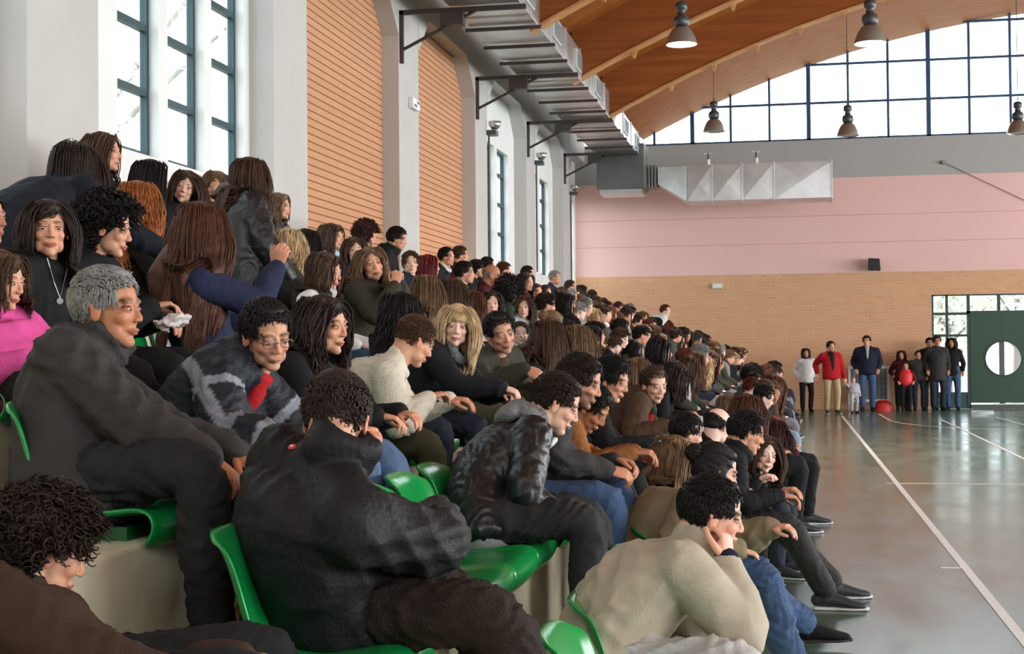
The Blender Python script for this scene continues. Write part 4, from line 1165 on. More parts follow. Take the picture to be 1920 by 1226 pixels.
CLOTH = {
    'black': cloth('black_fabric', '161617'), 'charcoal': cloth('charcoal_fabric', '2b2a2b', .7), 'navy': cloth('navy_fabric', '1a1f30'), 'navyknit': cloth('navy_knit', '252a45', bump=.5, bscale=140),
    'darkgrey': cloth('dark_grey_fabric', '3a3938'), 'grey': cloth('grey_fabric', '7b7b7c'), 'lightgrey': cloth('light_grey_fabric', 'a9aaac'), 'olive': cloth('olive_fabric', '38352a'), 'brown': cloth('brown_fabric', '3b2b20'),
    'tan': cloth('tan_brown_suede', '8c5a30'), 'khaki': cloth('khaki_canvas', '83765c', bump=.15), 'cream': cloth('cream_knit', 'd6cfbc', bump=.5, bscale=130), 'stone': cloth('stone_canvas', 'b4aa96', bump=.15),
    'white': cloth('white_fabric', 'd9d9d6'), 'red': cloth('red_fabric', 'a81a20'), 'maroon': cloth('maroon_fabric', '4a1820'), 'pink': cloth('hot_pink_fabric', 'd8559a'), 'lightblue': cloth('pale_blue_fabric', 'b4cdd4'),
    'jeans': cloth('blue_denim', '3f5575', .8, noise=.22, nscale=9), 'darkjeans': cloth('dark_denim', '262c38', .8, noise=.2, nscale=9), 'paleblue': cloth('faded_denim', '8394a8', .8, noise=.2, nscale=9),
    'blacktr': cloth('black_trouser_cloth', '19191a'), 'browntr': cloth('brown_corduroy', '2c221d', bump=.5, bscale=120), 'olivetr': cloth('olive_trouser_cloth', '45422f'), 'beigetr': cloth('beige_trouser_cloth', 'b49c77'),
    'greytr': cloth('grey_trouser_cloth', '77767a'), 'bluegrey': cloth('blue_grey_fabric', '56606b'), 'green': cloth('dark_green_fabric', '243026'), 'paletr': cloth('pale_grey_trousers', 'b9b8b6'),
    'leather': mat('black_leather', '151516', .42, noise=.15, nscale=12, bump=.2, bscale=26, spec=.5), 'trainer': mat('dark_trainer_upper', '2a2c33', .6, noise=.1), 'browncoat': cloth('brown_wool', '4a3626'),
}
CLOTH['black_shoe'] = mat('black_shoe_leather', '0f0f10', .3)
# ---------------------------------------------------------------- green shell seats
green_plastic = mat('glossy_green_plastic', '129145', .22, noise=.05, nscale=5, spec=.6)
def seat_shell_mesh():
    """shell: waterfall front edge, dished pan, curved back; X forward, Z up, origin on the step at the front fixing"""
    prof = [(.205, -.075), (.235, -.045), (.235, -.008), (.205, .018), (.12, .006), (.0, -.008), (-.09, -.002), (-.145, .035), (-.175, .105), (-.198, .19), (-.225, .275), (-.255, .318), (-.285, .325)]
    nx, ny = len(prof), 13; V = []
    for i, (x, z) in enumerate(prof):
        s_ = i / (nx - 1)
        hw = .235 - .012 * (s_ > .5) - (.06 * max(0, (s_ - .80) / .20) ** 2)
        for j in range(ny):
            u = -1 + 2 * j / (ny - 1); e = abs(u) ** 4
            lift = .018 * e if s_ < .5 else .0
            V.append((x + (.050 * u ** 4 if s_ > .55 else 0), u * hw, z + lift - (.02 * abs(u) ** 5 if s_ > .85 else 0)))
    F = [(i * ny + j, (i + 1) * ny + j, (i + 1) * ny + j + 1, i * ny + j + 1) for i in range(nx - 1) for j in range(ny - 1)]
    me = bpy.data.meshes.new('seat_shell'); me.from_pydata(V, [], F); me.update()
    o = bpy.data.objects.new('t', me); COL.objects.link(o)
    so = o.modifiers.new('s', 'SOLIDIFY'); so.thickness = .016; so.offset = -1
    sb = o.modifiers.new('b', 'SUBSURF'); sb.levels = 2
    dg = bpy.context.evaluated_depsgraph_get(); m2 = bpy.data.meshes.new_from_object(o.evaluated_get(dg)); bpy.data.objects.remove(o)
    m2.shade_smooth(); m2.materials.append(green_plastic); m2.name = 'seat_shell'; return m2
SHELL = seat_shell_mesh()
fix = MB(); fix.box(-.06, .13, -.16, .16, -.06, -.02); FIXM = None
seat0 = None
def seat(row, y, label, group=None, lift=0.0):
    global seat0
    loc = (ROW_H[row], y, FL[row + 1] + .060 + lift)
    if seat0 is None:
        seat0 = empty('stadium_seat'); s_ = bpy.data.objects.new('shell', SHELL); COL.objects.link(s_); s_.parent = seat0
        fix.build('fixing_block', mat('dark_green_fixing', '0d5a2c', .5), seat0)
        o = seat0
    else: o = copy_tree(seat0)
    o.location = loc
    tag(o, label, 'seat', group)
    return o
# ================================================================ THE NEAR SPECTATORS
def P(px, py, Y): return at(px, py, Y=Y)
def seated(row, label, px, py, Y, hx=None, hY=None, seat_on=True, **kw):
    """head at the given sight line and distance; hips on the seat of the row"""
    h = P(px, py, Y)
    hip = np.array([ROW_H[row] if hx is None else hx, Y if hY is None else hY, SEAT[row] + .115 * kw.get('k', 1)])
    kw.setdefault('floor', FL[row])
    if seat_on:
        seat(row, hip[1], 'green shell seat ' + SEATW(label), 'occupied green shell seats')
    return person(label, h, hip, **kw)
def SEATW(label):
    w_ = label.split()
    return 'under the ' + ' '.join(w_[:11]).rstrip(',')
def patch(info, name, c, r, m, R=None, fine=.006):
    """a small soft piece of clothing as a child of the figure"""
    B = Blob(); B.ell(c, r, info['RH'] if R is None else R)
    return link(name, make_mesh(name, [B.remesh(fine, 2)]), m, info['o'], info['org'])
def tube_part(info, name, pts, rad, m, side=None, fine=.006, smooth=2):
    B = Blob(); B.loft(pts, rad, side=side)
    return link(name, make_mesh(name, [B.remesh(fine, smooth)]), m, info['o'], info['org'])
def hp_(info, x, y, z):          # point in head space
    return info['head'] + info['RH'] @ (np.array([x, y, z]) * info['k'])
def cp_(info, x, y, z):          # point in chest space (x forward, y left, z up from the neck base)
    return info['nb'] + info['Rn'] @ (np.array([x, y, z]) * info['k'])
def glasses(info):
    m = mat('thin_metal_glasses', '55565a', .3, metal=.6); mb = MB()
    for s_ in (1, -1):
        ring = [hp_(info, .095, s_ * .032 + .023 * math.cos(a), .000 + .015 * math.sin(a)) for a in [2 * PI * i / 16 for i in range(17)]]
        mb.path(ring, .0013, 5)
        mb.path([hp_(info, .094, s_ * .055, .004), hp_(info, .02, s_ * .081, .008), hp_(info, -.01, s_ * .084, -.002)], .0014, 5)
    mb.path([hp_(info, .095, .009, .003), hp_(info, .098, 0, .005), hp_(info, .095, -.009, .003)], .0013, 5)
    org = info['org']; mb.v = [tuple(np.array(v) - org) for v in mb.v]
    return mb.build('glasses', m, info['o'])
def shirt(info, m, wdt=.055, dep=.112, low=-.30):
    """shirt seen in the open front of the jacket"""
    Ls, Rn = info['Ls'], info['Rn']; k = info['k']
    pts = [cp_(info, .055, 0, .012), cp_(info, dep - .028, 0, -.06), cp_(info, dep, 0, -.15), cp_(info, dep, 0, low)]
    return tube_part(info, 'shirt', pts, [(.05 * k, .022 * k), (wdt * k, .03 * k), (wdt * .8 * k, .028 * k), (wdt * .3 * k, .02 * k)], m, side=Ls)
def scarf(info, m, r=.03):
    B = Blob(); Rn = info['Rn']; k = info['k']
    B.ring(info['nb'] + Rn[:, 2] * .03 * k + Rn[:, 0] * .012, Rn, .080 * k, .078 * k, r * k, lift=lambda a: -.022 * k * math.cos(a))
    return link('scarf', make_mesh('scarf', [wrinkle(B.remesh(.007, 2), .006, 70, 3)]), m, info['o'], info['org'])
def hoodie(info, m):
    """soft hood of an inner sweatshirt lying over the outer collar"""
    B = Blob(); k, Ls, Rn, nb = info['k'], info['Ls'], info['Rn'], info['nb']
    B.ring(nb + Rn[:, 2] * .020 * k, Rn, .078 * k, .076 * k, .020 * k, lift=lambda a: -.03 * k * math.cos(a))
    B.loft([nb + Ls * .085 * k, nb + Ls * .07 * k - Rn[:, 0] * .07 * k, nb - Rn[:, 0] * .11 * k - Rn[:, 2] * .01 * k, nb - Ls * .07 * k - Rn[:, 0] * .07 * k, nb - Ls * .085 * k], [.020 * k, .036 * k, .046 * k, .036 * k, .020 * k])
    B.ell(nb - Rn[:, 0] * .115 * k - Rn[:, 2] * .05 * k, (.040 * k, .085 * k, .06 * k), Rn)
    return link('hood', make_mesh('hood', [wrinkle(B.remesh(.008, 3), .007, 60, 8)]), m, info['o'], info['org'])
def hipz(row, k=1): return SEAT[row] + .09 * k

def on_ray(info, px, py):
    """point and normal of the jacket where a sight line meets it"""
    V = info['jv']; c = (V - CAM) @ R_WC.T
    x = CX - F_PX * c[:, 0] / c[:, 2]; y = CY + F_PX * c[:, 1] / c[:, 2]
    d = np.hypot(x - px, y - py); m = np.where(d < max(9, d.min() + 1))[0]
    j = m[np.argmin(V[m, 1])]
    return V[j], _nrm(info['jn'][j])
# --- lower left: curly-haired child
i = person('child with dark curly hair in a brown jacket, at the bottom left corner', P(86, 1032, 3.1), (-1.56, 2.98, .70), yaw=15, hy=25, hp=22, k=.96, male=True, hair=('curly', 'darkbrown'),
           hairopt=dict(puff=1.0, dens=1.5), jacket='brown', jopt=('hood',), legs='blacktr', floor=.26, bulk=1.1, seed=3, fine=1.1, beard=0, rhand=(-1.2, 2.8, .75), lhand=(-1.2, 3.1, .75))
tube_part(i, 'collar_lining', [cp_(i, -.07, .03, .035), cp_(i, -.085, 0, .04), cp_(i, -.07, -.03, .035), cp_(i, -.04, -.07, .03)], [.016, .02, .02, .016], CLOTH['stone'])
# --- man in the big black jacket, seen from behind
i = person('man seen from behind in a bulky black jacket with a small red badge', P(632, 790, 3.75), (-1.26, 3.80, .76), yaw=50, hy=40, hp=26, k=1.06, hair=('short', 'darkbrown'), hairopt=dict(dens=2.0, length=.22),
           jacket='charcoal', jm=cloth('black_ski_jacket', '1c1c1d', .62, bump=.3, bscale=60), bulk=1.38, sh_w=.215, legs='browntr', floor=.26, seed=11, fine=1.2, hem=.20, wamp=.016, wfreq=20, bend=.10, jopt=('high', 'tall'),
           rhand=(-1.00, 4.00, .98), lhand=(-1.15, 4.12, .98), feet=[(-.75, 4.15, .345), (-.60, 3.72, .345)], rknee=(-.78, 3.60, .95), pole_r=(.9, -.45, -.5), pole_l=(-.9, .3, -.5))
p_, n_ = on_ray(i, 548, 831); sd_ = _nrm(np.cross(UP, n_)); Rb_ = np.array([n_, sd_, np.cross(n_, sd_)]).T
patch(i, 'badge', p_ + n_ * .002, (.005, .018, .012), mat('red_badge', 'c8343c', .5), Rb_, .003)
patch(i, 'badge_mark', p_ + n_ * .0045, (.004, .010, .005), mat('white_badge_mark', 'e8dcdc', .5), Rb_, .002)
seat(2, 3.62, 'green shell seat under the man in the bulky black jacket, lower left')
# --- grey-haired man
i = seated(3, 'grey-haired man in profile wearing a dark grey hooded winter jacket', 203, 580, 4.1, hx=-2.09, hY=3.98, yaw=2, hy=-2, hp=2, hr=0, k=1.05, skin='tan', hair=('short', 'grey'), hairopt=dict(dens=2.0, length=.30),
           brow='darkgrey', jacket='darkgrey', jm=cloth('dark_grey_padded', '353331', .75), jopt=('hood', 'high'), bulk=1.28, legs='darkgrey', lm=cloth('dark_washed_trousers', '262729'), wamp=.014, wfreq=24, hem=.17, seed=5, fine=1.2,
           rhand=(-1.62, 3.93, 1.12), lhand=(-1.60, 4.12, 1.12), rh=((.7, .2, -.6), (.6, 0, .8), .35), shoes='black_shoe', feet=[(-1.55, 4.15, .68), (-1.60, 3.84, .68)], bend=.05)
# --- man with glasses
def silver_panels(V, g):
    """silver-grey yoke band over chest and upper arms, grey patches on the sleeves: dyed cloth"""
    base, sil = np.array(hexc('22252b')), np.array(hexc('82868e'))
    C = np.tile(base, (len(V), 1))
    L = (V - g['Sc']) @ g['Rn'] / g['k']
    y = np.abs(L[:, 1]); z = L[:, 2]
    m = (np.abs(z + .125 - (y - .12) * .35) < .022) & (y > .07) & (L[:, 0] > -.12)
    C[m] = sil
    for S_, E_, W_ in ((g['SR'], g['ER'], g['WR']), (g['SL'], g['EL'], g['WL'])):
        for A_, B_, t0, t1 in ((S_, E_, .36, .48), (E_, W_, .15, .30), (E_, W_, .62, .80)):
            d = B_ - A_; t = (V - A_) @ d / d.dot(d); r = np.linalg.norm(V - A_ - t[:, None] * d, axis=1)
            mm = (t > t0) & (t < t1) & (r < .10) & ((t0 < .4) & (t0 > .3) | (L[:, 0] > -.5))
            C[mm] = sil * (1 if t0 > .3 else .8)
    return C
i = seated(3, 'dark-haired man with thin glasses looking down, navy hooded jacket with silver panels', 500, 628, 4.88, hx=-2.12, hY=4.84, yaw=-22, hy=-22, hp=20, hr=6, k=1.03, skin='mid', hair=('short', 'black'),
           hairopt=dict(dens=2.0, length=.26), jacket='navy', jm=mat('navy_jacket_with_silver_panels', (.02, .02, .02), .6, attr='Col', noise=.1, nscale=14, bump=.25, bscale=90, spec=.25), jopt=('hood', 'open'), bulk=1.28, legs='darkjeans', seed=8, fine=1.2, wamp=.012, hem=.14, beard=.15, paint=silver_panels,
           lhand=(-1.55, 5.05, 1.16), rhand=(-1.62, 4.52, 1.14), bend=.09)
glasses(i); shirt(i, CLOTH['red'], .040, .116, -.20)
silver = mat('silver_grey_panel', '8d9299', .5, noise=.1, nscale=30)
def band(info, A, B_, r0, r1, t0, t1, nm='stripe', m=None, cl=1.0):
    a = A * (1 - t0) + B_ * t0; b = A * (1 - t1) + B_ * t1
    return tube_part(info, nm, [a, (a + b) / 2, b], [r0, (r0 + r1) / 2, r1], m or silver, fine=.008, smooth=1)
# --- woman in profile, jeans
i = seated(3, 'woman in profile with shoulder-length dark wavy hair, black coat and blue jeans', 610, 612, 5.42, hx=-2.0, hY=5.40, yaw=-4, hy=-14, hp=5, k=.96, male=False, hair=('wavy', 'darkbrown'), hairopt=dict(kind='wavy', length=.16, puff=1.0),
           jacket='black', jopt=('open',), bulk=1.1, legs='jeans', seed=12, fine=1.1, rhand=(-1.52, 5.25, 1.20), lhand=(-1.5, 5.5, 1.20), feet=[(-1.40, 5.55, .68), (-1.47, 5.22, .68)], hem=.14, lm=cloth('blue_denim_worn', '5d7596', .8, noise=.25, nscale=9))
scarf(i, CLOTH['black'], .02)
# --- boy in cream jumper
i = seated(3, 'boy with cropped brown hair in a cream knitted jumper, seen from behind', 778, 640, 6.3, hx=-1.98, hY=6.2, yaw=25, hy=10, hp=28, k=.92, hair=('short', 'brown'), hairopt=dict(dens=1.6, length=.16), jacket='cream', jopt=('jumper',), bulk=1.18,
           legs='olivetr', seed=14, fine=1.0, rhand=(-1.55, 6.15, 1.24), lhand=(-1.52, 6.45, 1.22), bend=.10, hem=.12, feet=[(-1.50, 6.45, .66), (-1.50, 6.1, .66)])
# --- smiling blonde
i = seated(3, 'smiling blonde woman with a fringe in a black wool coat, hands together', 856, 612, 7.3, hx=-2.0, hY=7.32, yaw=-25, hy=-50, hp=4, hr=-6, k=.92, male=False, skin='pale', hair=('long', 'blonde'), brow='lightbrown', hairopt=dict(length=.13, bangs=True, dens=1.2, puff=.85),
           jacket='black', jm=cloth('black_wool_coat', '1d1e22', .9), bulk=1.12, legs='darkjeans', seed=15, fine=1.1, smile=1, rhand=P(945, 727, 7.15), lhand=P(950, 735, 7.22), rh=((.9, .2, -.35), (.2, -.3, 1), .7), lh=((.7, -.6, -.3), (.4, .2, 1), .7), hem=.15)
scarf(i, CLOTH['grey'], .02)
# --- man in olive jacket
i = seated(3, 'dark-haired man in a dark olive jacket leaning towards the blonde woman', 938, 625, 8.6, hx=-1.98, hY=8.85, yaw=-20, hy=-35, hp=12, hr=14, k=1.06, skin='mid', hair=('short', 'black'), hairopt=dict(dens=1.2, length=.28), jacket='olive', bulk=1.25, jopt=('open',), legs='olivetr',
           seed=16, fine=1.0, rhand=P(985, 692, 8.3), rh=((.8, -.1, -.4), (0, -.6, .8), .9), lhand=(-1.5, 8.8, 1.2), beard=.3, hem=.14)
shirt(i, CLOTH['browncoat'], .04, .115)
# --- long dark hair in brown, row 3
seated(3, 'person with long black hair from behind in a brown coat, behind the boy in cream', 752, 590, 7.95, hx=-2.1, hY=8.05, yaw=30, hy=45, hp=8, k=1.0, male=False, hair=('wavy', 'black'), hairopt=dict(kind='wavy', length=.17, puff=1.25), jacket='browncoat', bulk=1.15, legs='olivetr', seed=17, fine=.8)
# --- row 4, left
i = seated(4, 'woman with brown bobbed hair looking sideways, black coat and long pendant', 90, 432, 4.95, hx=-2.78, hY=4.92, yaw=-12, hy=-42, hp=0, k=.92, male=False, skin='mid', hair=('long', 'darkbrown'), hairopt=dict(length=.11, puff=1.05, dens=1.2, part=.03), jacket='black', jopt=('open',), bulk=1.1, legs='blacktr', seed=21, fine=1.2)
cq = [on_ray(i, x_, y_) for x_, y_ in ((92, 480), (100, 505), (108, 530), (117, 553), (126, 530), (132, 505), (134, 482))]
cq = [p_ + n_ * .006 - i['org'] for p_, n_ in cq]
mb = MB(); mb.path(cq, .0018, 5); mb.bar(cq[3] + np.array([-.004, .006, -.012]), cq[3] + np.array([.004, -.008, -.012]), .012, n=10)
mb.build('pendant_necklace', mat('silver_chain', 'b8b8b8', .3, metal=.8), i['o'])
seated(4, 'person with big black curly hair and black top, next to the woman with the pendant', 203, 430, 5.5, hx=-2.85, hY=5.55, yaw=5, hy=5, hp=12, k=.96, male=False, hair=('curly', 'black'), hairopt=dict(puff=1.15, dens=1.4), jacket='black', bulk=1.1, legs='blacktr', seed=22, fine=1.1,
       rhand=P(288, 575, 5.5), lhand=P(305, 600, 5.7))
seated(4, 'girl from behind with very long chestnut hair over a navy jumper', 378, 432, 6.4, hx=-2.72, hY=6.5, yaw=30, hy=55, hp=-2, hr=8, k=1.05, male=False, hair=('long', 'chestnut'), hairopt=dict(length=.36, puff=1.5, dens=2.2), jacket='navyknit', jopt=('jumper',), bulk=1.12, legs='jeans', seed=23, fine=1.1,
       rhand=P(520, 500, 6.6), rh=((.3, 0, 1), (0, -1, 0), .6), hem=.14)
seated(4, 'child in a hot pink jacket at the left edge', 2, 528, 4.55, hx=-2.62, hY=4.55, yaw=-15, hy=10, hp=10, k=.85, male=False, hair=('long', 'brown'), hairopt=dict(length=.04), jacket='pink', bulk=1.2, legs='blacktr', seed=24, fine=1.0, feet=[(-2.28, 4.42, .99), (-2.26, 4.16, .99)])
seated(4, 'woman with blond-streaked hair in a dark olive coat, clasped hands raised', 697, 497, 9.25, hx=-2.80, hY=9.25, yaw=-18, hy=-42, hp=-2, hr=12, k=.98, male=False, skin='mid', hair=('wavy', 'lightbrown'), hairopt=dict(kind='wavy', length=.14, puff=1.0, dens=1.1), jacket='olive', bulk=1.2, legs='blacktr', seed=25, fine=1.0,
       rhand=P(742, 535, 9.1), lhand=P(750, 532, 9.2), rh=((.1, .1, 1), (.2, -1, 0), 1.0), lh=((.0, -.2, 1), (.4, 1, 0), 1.0), pole_r=(-.2, -.4, -1), pole_l=(.1, .5, -1))
scarf(PEOPLE and dict(i, **{}) if False else seated(4, 'child with brown hair and a white padded jacket, profile to the right', 612, 510, 8.4, hx=-2.80, hY=8.4, yaw=0, hy=-5, hp=10, k=.95, male=False, hair=('long', 'brown'), hairopt=dict(length=.06, puff=1.15), jacket='white', bulk=1.1, legs='jeans', seed=26, fine=.9), CLOTH['lightgrey'], .022)
seated(4, 'girl from behind with long straight light brown hair, left of a similar darker one', 800, 548, 10.4, yaw=25, hy=55, hp=5, k=1.0, male=False, hair=('long', 'lightbrown'), hairopt=dict(length=.34, puff=1.2), jacket='browncoat', legs='jeans', seed=27, fine=.7)
seated(4, 'girl from behind with long straight brown hair, right of a similar lighter one', 846, 552, 11.1, yaw=25, hy=55, hp=5, k=1.0, male=False, hair=('long', 'brown'), hairopt=dict(length=.34, puff=1.2), jacket='browncoat', legs='jeans', seed=28, fine=.7)
seated(4, 'girl with long chestnut hair half turned away, behind the blonde woman', 889, 572, 12.0, yaw=10, hy=35, hp=5, k=.98, male=False, hair=('long', 'chestnut'), hairopt=dict(length=.30, puff=1.1), jacket='darkgrey', legs='jeans', seed=29, fine=.6)
seated(4, 'woman facing the camera with dark hair and a white scarf, above the man in olive', 922, 570, 12.7, yaw=-30, hy=-45, hp=0, k=.95, male=False, skin='fair', hair=('long', 'darkbrown'), hairopt=dict(length=.10), jacket='white', legs='jeans', seed=30, fine=.6)
seated(4, 'person from behind with a round mass of black curly hair', 954, 548, 13.5, yaw=30, hy=50, k=1.0, male=False, hair=('curly', 'black'), hairopt=dict(puff=1.25), jacket='green', legs='jeans', seed=31, fine=.6)
seated(4, 'girl facing the camera with long brown hair and a pale grey hood', 981, 577, 14.4, yaw=-35, hy=-45, k=.95, male=False, skin='fair', hair=('long', 'brown'), hairopt=dict(length=.22), jacket='lightgrey', jopt=('hood',), legs='jeans', seed=32, fine=.6)
seated(4, 'boy with tousled brown hair above the two long-haired girls', 1025, 572, 15.6, yaw=5, hy=10, hp=10, k=.98, hair=('curly', 'darkbrown'), hairopt=dict(puff=.6), jacket='lightgrey', legs='jeans', seed=33, fine=.5)
seated(4, 'person with smooth black hair in a navy coat, profile, above the long-haired girls', 1064, 568, 17.2, yaw=0, hy=5, hp=10, k=1.0, male=False, hair=('long', 'black'), hairopt=dict(length=.12), jacket='navy', legs='jeans', seed=34, fine=.5)
# --- rows 5 and 6, left
person('girl in dark navy leaning far forward, long brown hair hanging, top left', P(142, 322, 6.9), (-3.62, 6.05, 1.90), yaw=70, hy=10, hp=25, k=1.08, male=False, hair=('long', 'darkbrown'), hairopt=dict(length=.26, puff=1.3, dens=1.6, loose=True), jacket='navy', jm=cloth('blue_black_cloth', '12161f'), bulk=1.1,
       legs='blacktr', floor=1.23, seed=41, fine=.9, feet=[(-3.25, 6.3, 1.32), (-3.2, 6.0, 1.32)], lhand=(-3.5, 6.95, 1.95), rhand=(-3.1, 6.9, 1.95))
seated(5, 'person in a blue-grey jacket cut by the left edge of the picture', -32, 410, 5.6, hx=-3.54, hY=5.6, yaw=0, k=1.0, hair=('short', 'black'), jacket='bluegrey', jopt=('hood',), bulk=1.2, legs='blacktr', seed=42, fine=.8, rhand=(-2.95, 5.5, 1.75))
seated(6, 'woman with long brown hair in profile in front of the first left window', 196, 287, 8.6, yaw=0, hy=8, k=1.06, male=False, skin='mid', hair=('long', 'brown'), hairopt=dict(length=.28, puff=1.25), jacket='black', legs='blacktr', seed=43, fine=.8)
seated(5, 'woman from behind with ginger curly shoulder-length hair', 262, 385, 7.5, hx=-3.5, hY=7.5, yaw=30, hy=50, k=1.05, male=False, hair=('wavy', 'ginger'), hairopt=dict(kind='wavy', length=.22, puff=1.4, dens=1.4), jacket='black', legs='blacktr', seed=44, fine=.9)
seated(6, 'girl from behind with straight dark hair below the second left window', 287, 335, 9.4, yaw=20, hy=25, k=1.05, male=False, hair=('long', 'black'), hairopt=dict(length=.26, puff=1.1), jacket='navy', legs='blacktr', seed=45, fine=.7)
seated(6, 'girl with tilted smiling face and brown hair below the third left window', 347, 352, 9.7, yaw=-25, hy=-45, hr=-18, hp=4, k=1.0, male=False, skin='fair', hair=('long', 'brown'), hairopt=dict(length=.2), smile=1, jacket='black', legs='blacktr', seed=46, fine=.7)
seated(6, 'laughing girl with light brown hair beside the woman in the shiny hooded jacket', 404, 352, 10.2, yaw=-25, hy=-45, hr=-16, hp=8, k=1.0, male=False, skin='mid', hair=('long', 'lightbrown'), hairopt=dict(length=.18), smile=1, jacket='darkgrey', legs='blacktr', seed=47, fine=.7)
i = person('woman from behind with long brown hair and a shiny black jacket with fur hood', P(470, 335, 9.1), (-3.52, 8.95, 1.98), yaw=35, hy=45, k=1.1, male=False, hair=('long', 'brown'), hairopt=dict(length=.24, puff=1.25, dens=1.2), jacket='leather', jopt=('hood',), bulk=1.3, legs='blacktr', floor=1.23, seed=48, fine=.9, hem=.14, feet=[(-3.1, 9.2, 1.32), (-3.1, 8.9, 1.32)])
hoodie(i, cloth('black_fur_trim', '101012', .95, bump=.8, bscale=160))
seated(6, 'small profile of a girl with light brown hair beside the terracotta panel', 524, 388, 11.6, yaw=0, hy=0, k=.95, male=False, hair=('long', 'lightbrown'), hairopt=dict(length=.10), jacket='darkgrey', legs='blacktr', seed=49, fine=.6)
seated(5, 'girl from behind with long wavy blonde hair', 543, 462, 9.8, hx=-3.45, yaw=30, hy=50, hp=4, k=1.0, male=False, hair=('wavy', 'blonde'), hairopt=dict(kind='wavy', length=.28, puff=1.2), jacket='olive', legs='jeans', seed=50, fine=.8)
seated(5, 'person from behind with long black hair right of the blonde girl', 574, 460, 10.6, hx=-3.5, yaw=30, hy=50, k=1.0, male=False, hair=('long', 'black'), hairopt=dict(length=.28, puff=1.15), jacket='black', legs='jeans', seed=51, fine=.7)
i = seated(6, 'girl in profile with light brown hair and a pale blue top before the terracotta panel', 624, 445, 13.0, yaw=0, hy=-8, k=1.05, male=False, skin='mid', hair=('long', 'brown'), hairopt=dict(length=.14), jacket='lightblue', legs='jeans', seed=52, fine=.7); scarf(i, CLOTH['lightblue'], .026)
seated(6, 'person with short puffy dark red-brown hair, against the terracotta panel edge', 688, 440, 14.0, yaw=20, hy=40, k=1.05, male=False, hair=('curly', 'maroon'), hairopt=dict(puff=.9), jacket='black', legs='jeans', seed=53, fine=.6)
seated(6, 'man with short black hair and high black collar in front of the grey pier', 745, 448, 15.0, yaw=5, hy=0, hp=12, k=1.05, hair=('short', 'black'), jacket='black', jopt=('high', 'hood'), legs='jeans', seed=54, fine=.6)
seated(5, 'girl with brown hair looking at the camera behind the streaked-blonde woman', 666, 471, 11.6, yaw=-25, hy=-40, k=.95, male=False, skin='fair', hair=('long', 'brown'), hairopt=dict(length=.14), jacket='navy', legs='jeans', seed=55, fine=.6)
seated(5, 'child with short brown hair behind the raised clasped hands', 770, 494, 13.0, yaw=-25, hy=-40, k=.9, skin='fair', hair=('short', 'brown'), hairopt=dict(length=.6), jacket='navy', legs='jeans', seed=56, fine=.6)
seated(5, 'person with bright dark-red straight hair', 806, 500, 13.7, yaw=5, hy=25, k=.95, male=False, hair=('long', 'red'), hairopt=dict(length=.12), jacket='black', legs='jeans', seed=57, fine=.6)
i = seated(6, 'young man in black with a white collar right of the second terracotta panel', 838, 482, 17.4, yaw=-5, hy=-10, k=1.0, hair=('short', 'black'), jacket='black', legs='jeans', seed=58, fine=.5); scarf(i, CLOTH['white'], .014)
seated(6, 'man with short brown hair beside the one with the white collar', 864, 479, 18.2, yaw=5, hy=5, k=1.0, hair=('short', 'brown'), jacket='maroon', legs='jeans', seed=59, fine=.5)
seated(5, 'man in profile with thick black hair and dark green jacket', 872, 512, 15.4, yaw=5, hy=0, k=1.05, skin='mid', hair=('short', 'black'), jacket='green', legs='jeans', seed=60, fine=.5)
seated(6, 'person with black hair just left of the balding man', 895, 505, 19.0, yaw=5, hy=15, k=1.0, male=False, hair=('curly', 'black'), hairopt=dict(puff=.5), jacket='black', legs='jeans', seed=61, fine=.5)
seated(5, 'balding grey-haired man in a maroon jacket', 923, 517, 16.5, yaw=5, hy=-5, hp=12, k=1.08, skin='tan', hair=('balding', 'grey'), jacket='maroon', legs='jeans', seed=62, fine=.5)
seated(6, 'person with black hair directly behind the balding man', 915, 498, 20.0, yaw=5, hy=15, k=1.0, hair=('short', 'black'), jacket='navy', legs='jeans', seed=63, fine=.4)
seated(6, 'person with light brown curly hair right of the balding man', 946, 507, 21.2, yaw=5, hy=0, k=1.0, hair=('curly', 'brown'), hairopt=dict(puff=.4), jacket='grey', legs='jeans', seed=64, fine=.4)
seated(5, 'woman with dark hair and maroon scarf below the second far window', 987, 530, 18.9, yaw=-10, hy=-20, k=1.05, male=False, hair=('long', 'darkbrown'), hairopt=dict(length=.12), jacket='maroon', legs='jeans', seed=65, fine=.45)
seated(6, 'man with black hair under the second far window', 990, 513, 22.5, yaw=5, hy=10, k=1.0, hair=('short', 'black'), jacket='navy', legs='jeans', seed=66, fine=.4)
seated(5, 'child with brown hair, left of two similar children in the fifth row', 1006, 547, 19.8, yaw=-20, hy=-20, k=.9, hair=('short', 'brown'), jacket='darkgrey', legs='jeans', seed=67, fine=.4)
seated(5, 'child with brown hair, right of two similar children in the fifth row', 1023, 549, 20.6, yaw=-5, hy=-10, k=.9, hair=('short', 'brown'), jacket='grey', legs='jeans', seed=68, fine=.4)
seated(6, 'grey-haired man in navy beside the last window', 1041, 521, 25.0, yaw=-10, hy=-15, k=1.05, hair=('short', 'grey'), jacket='navy', legs='jeans', seed=69, fine=.4)
seated(6, 'man with short brown hair at the corner where the pink wall begins', 1070, 538, 27.3, yaw=0, hy=0, k=1.05, hair=('short', 'brown'), jacket='lightgrey', legs='jeans', seed=70, fine=.4)
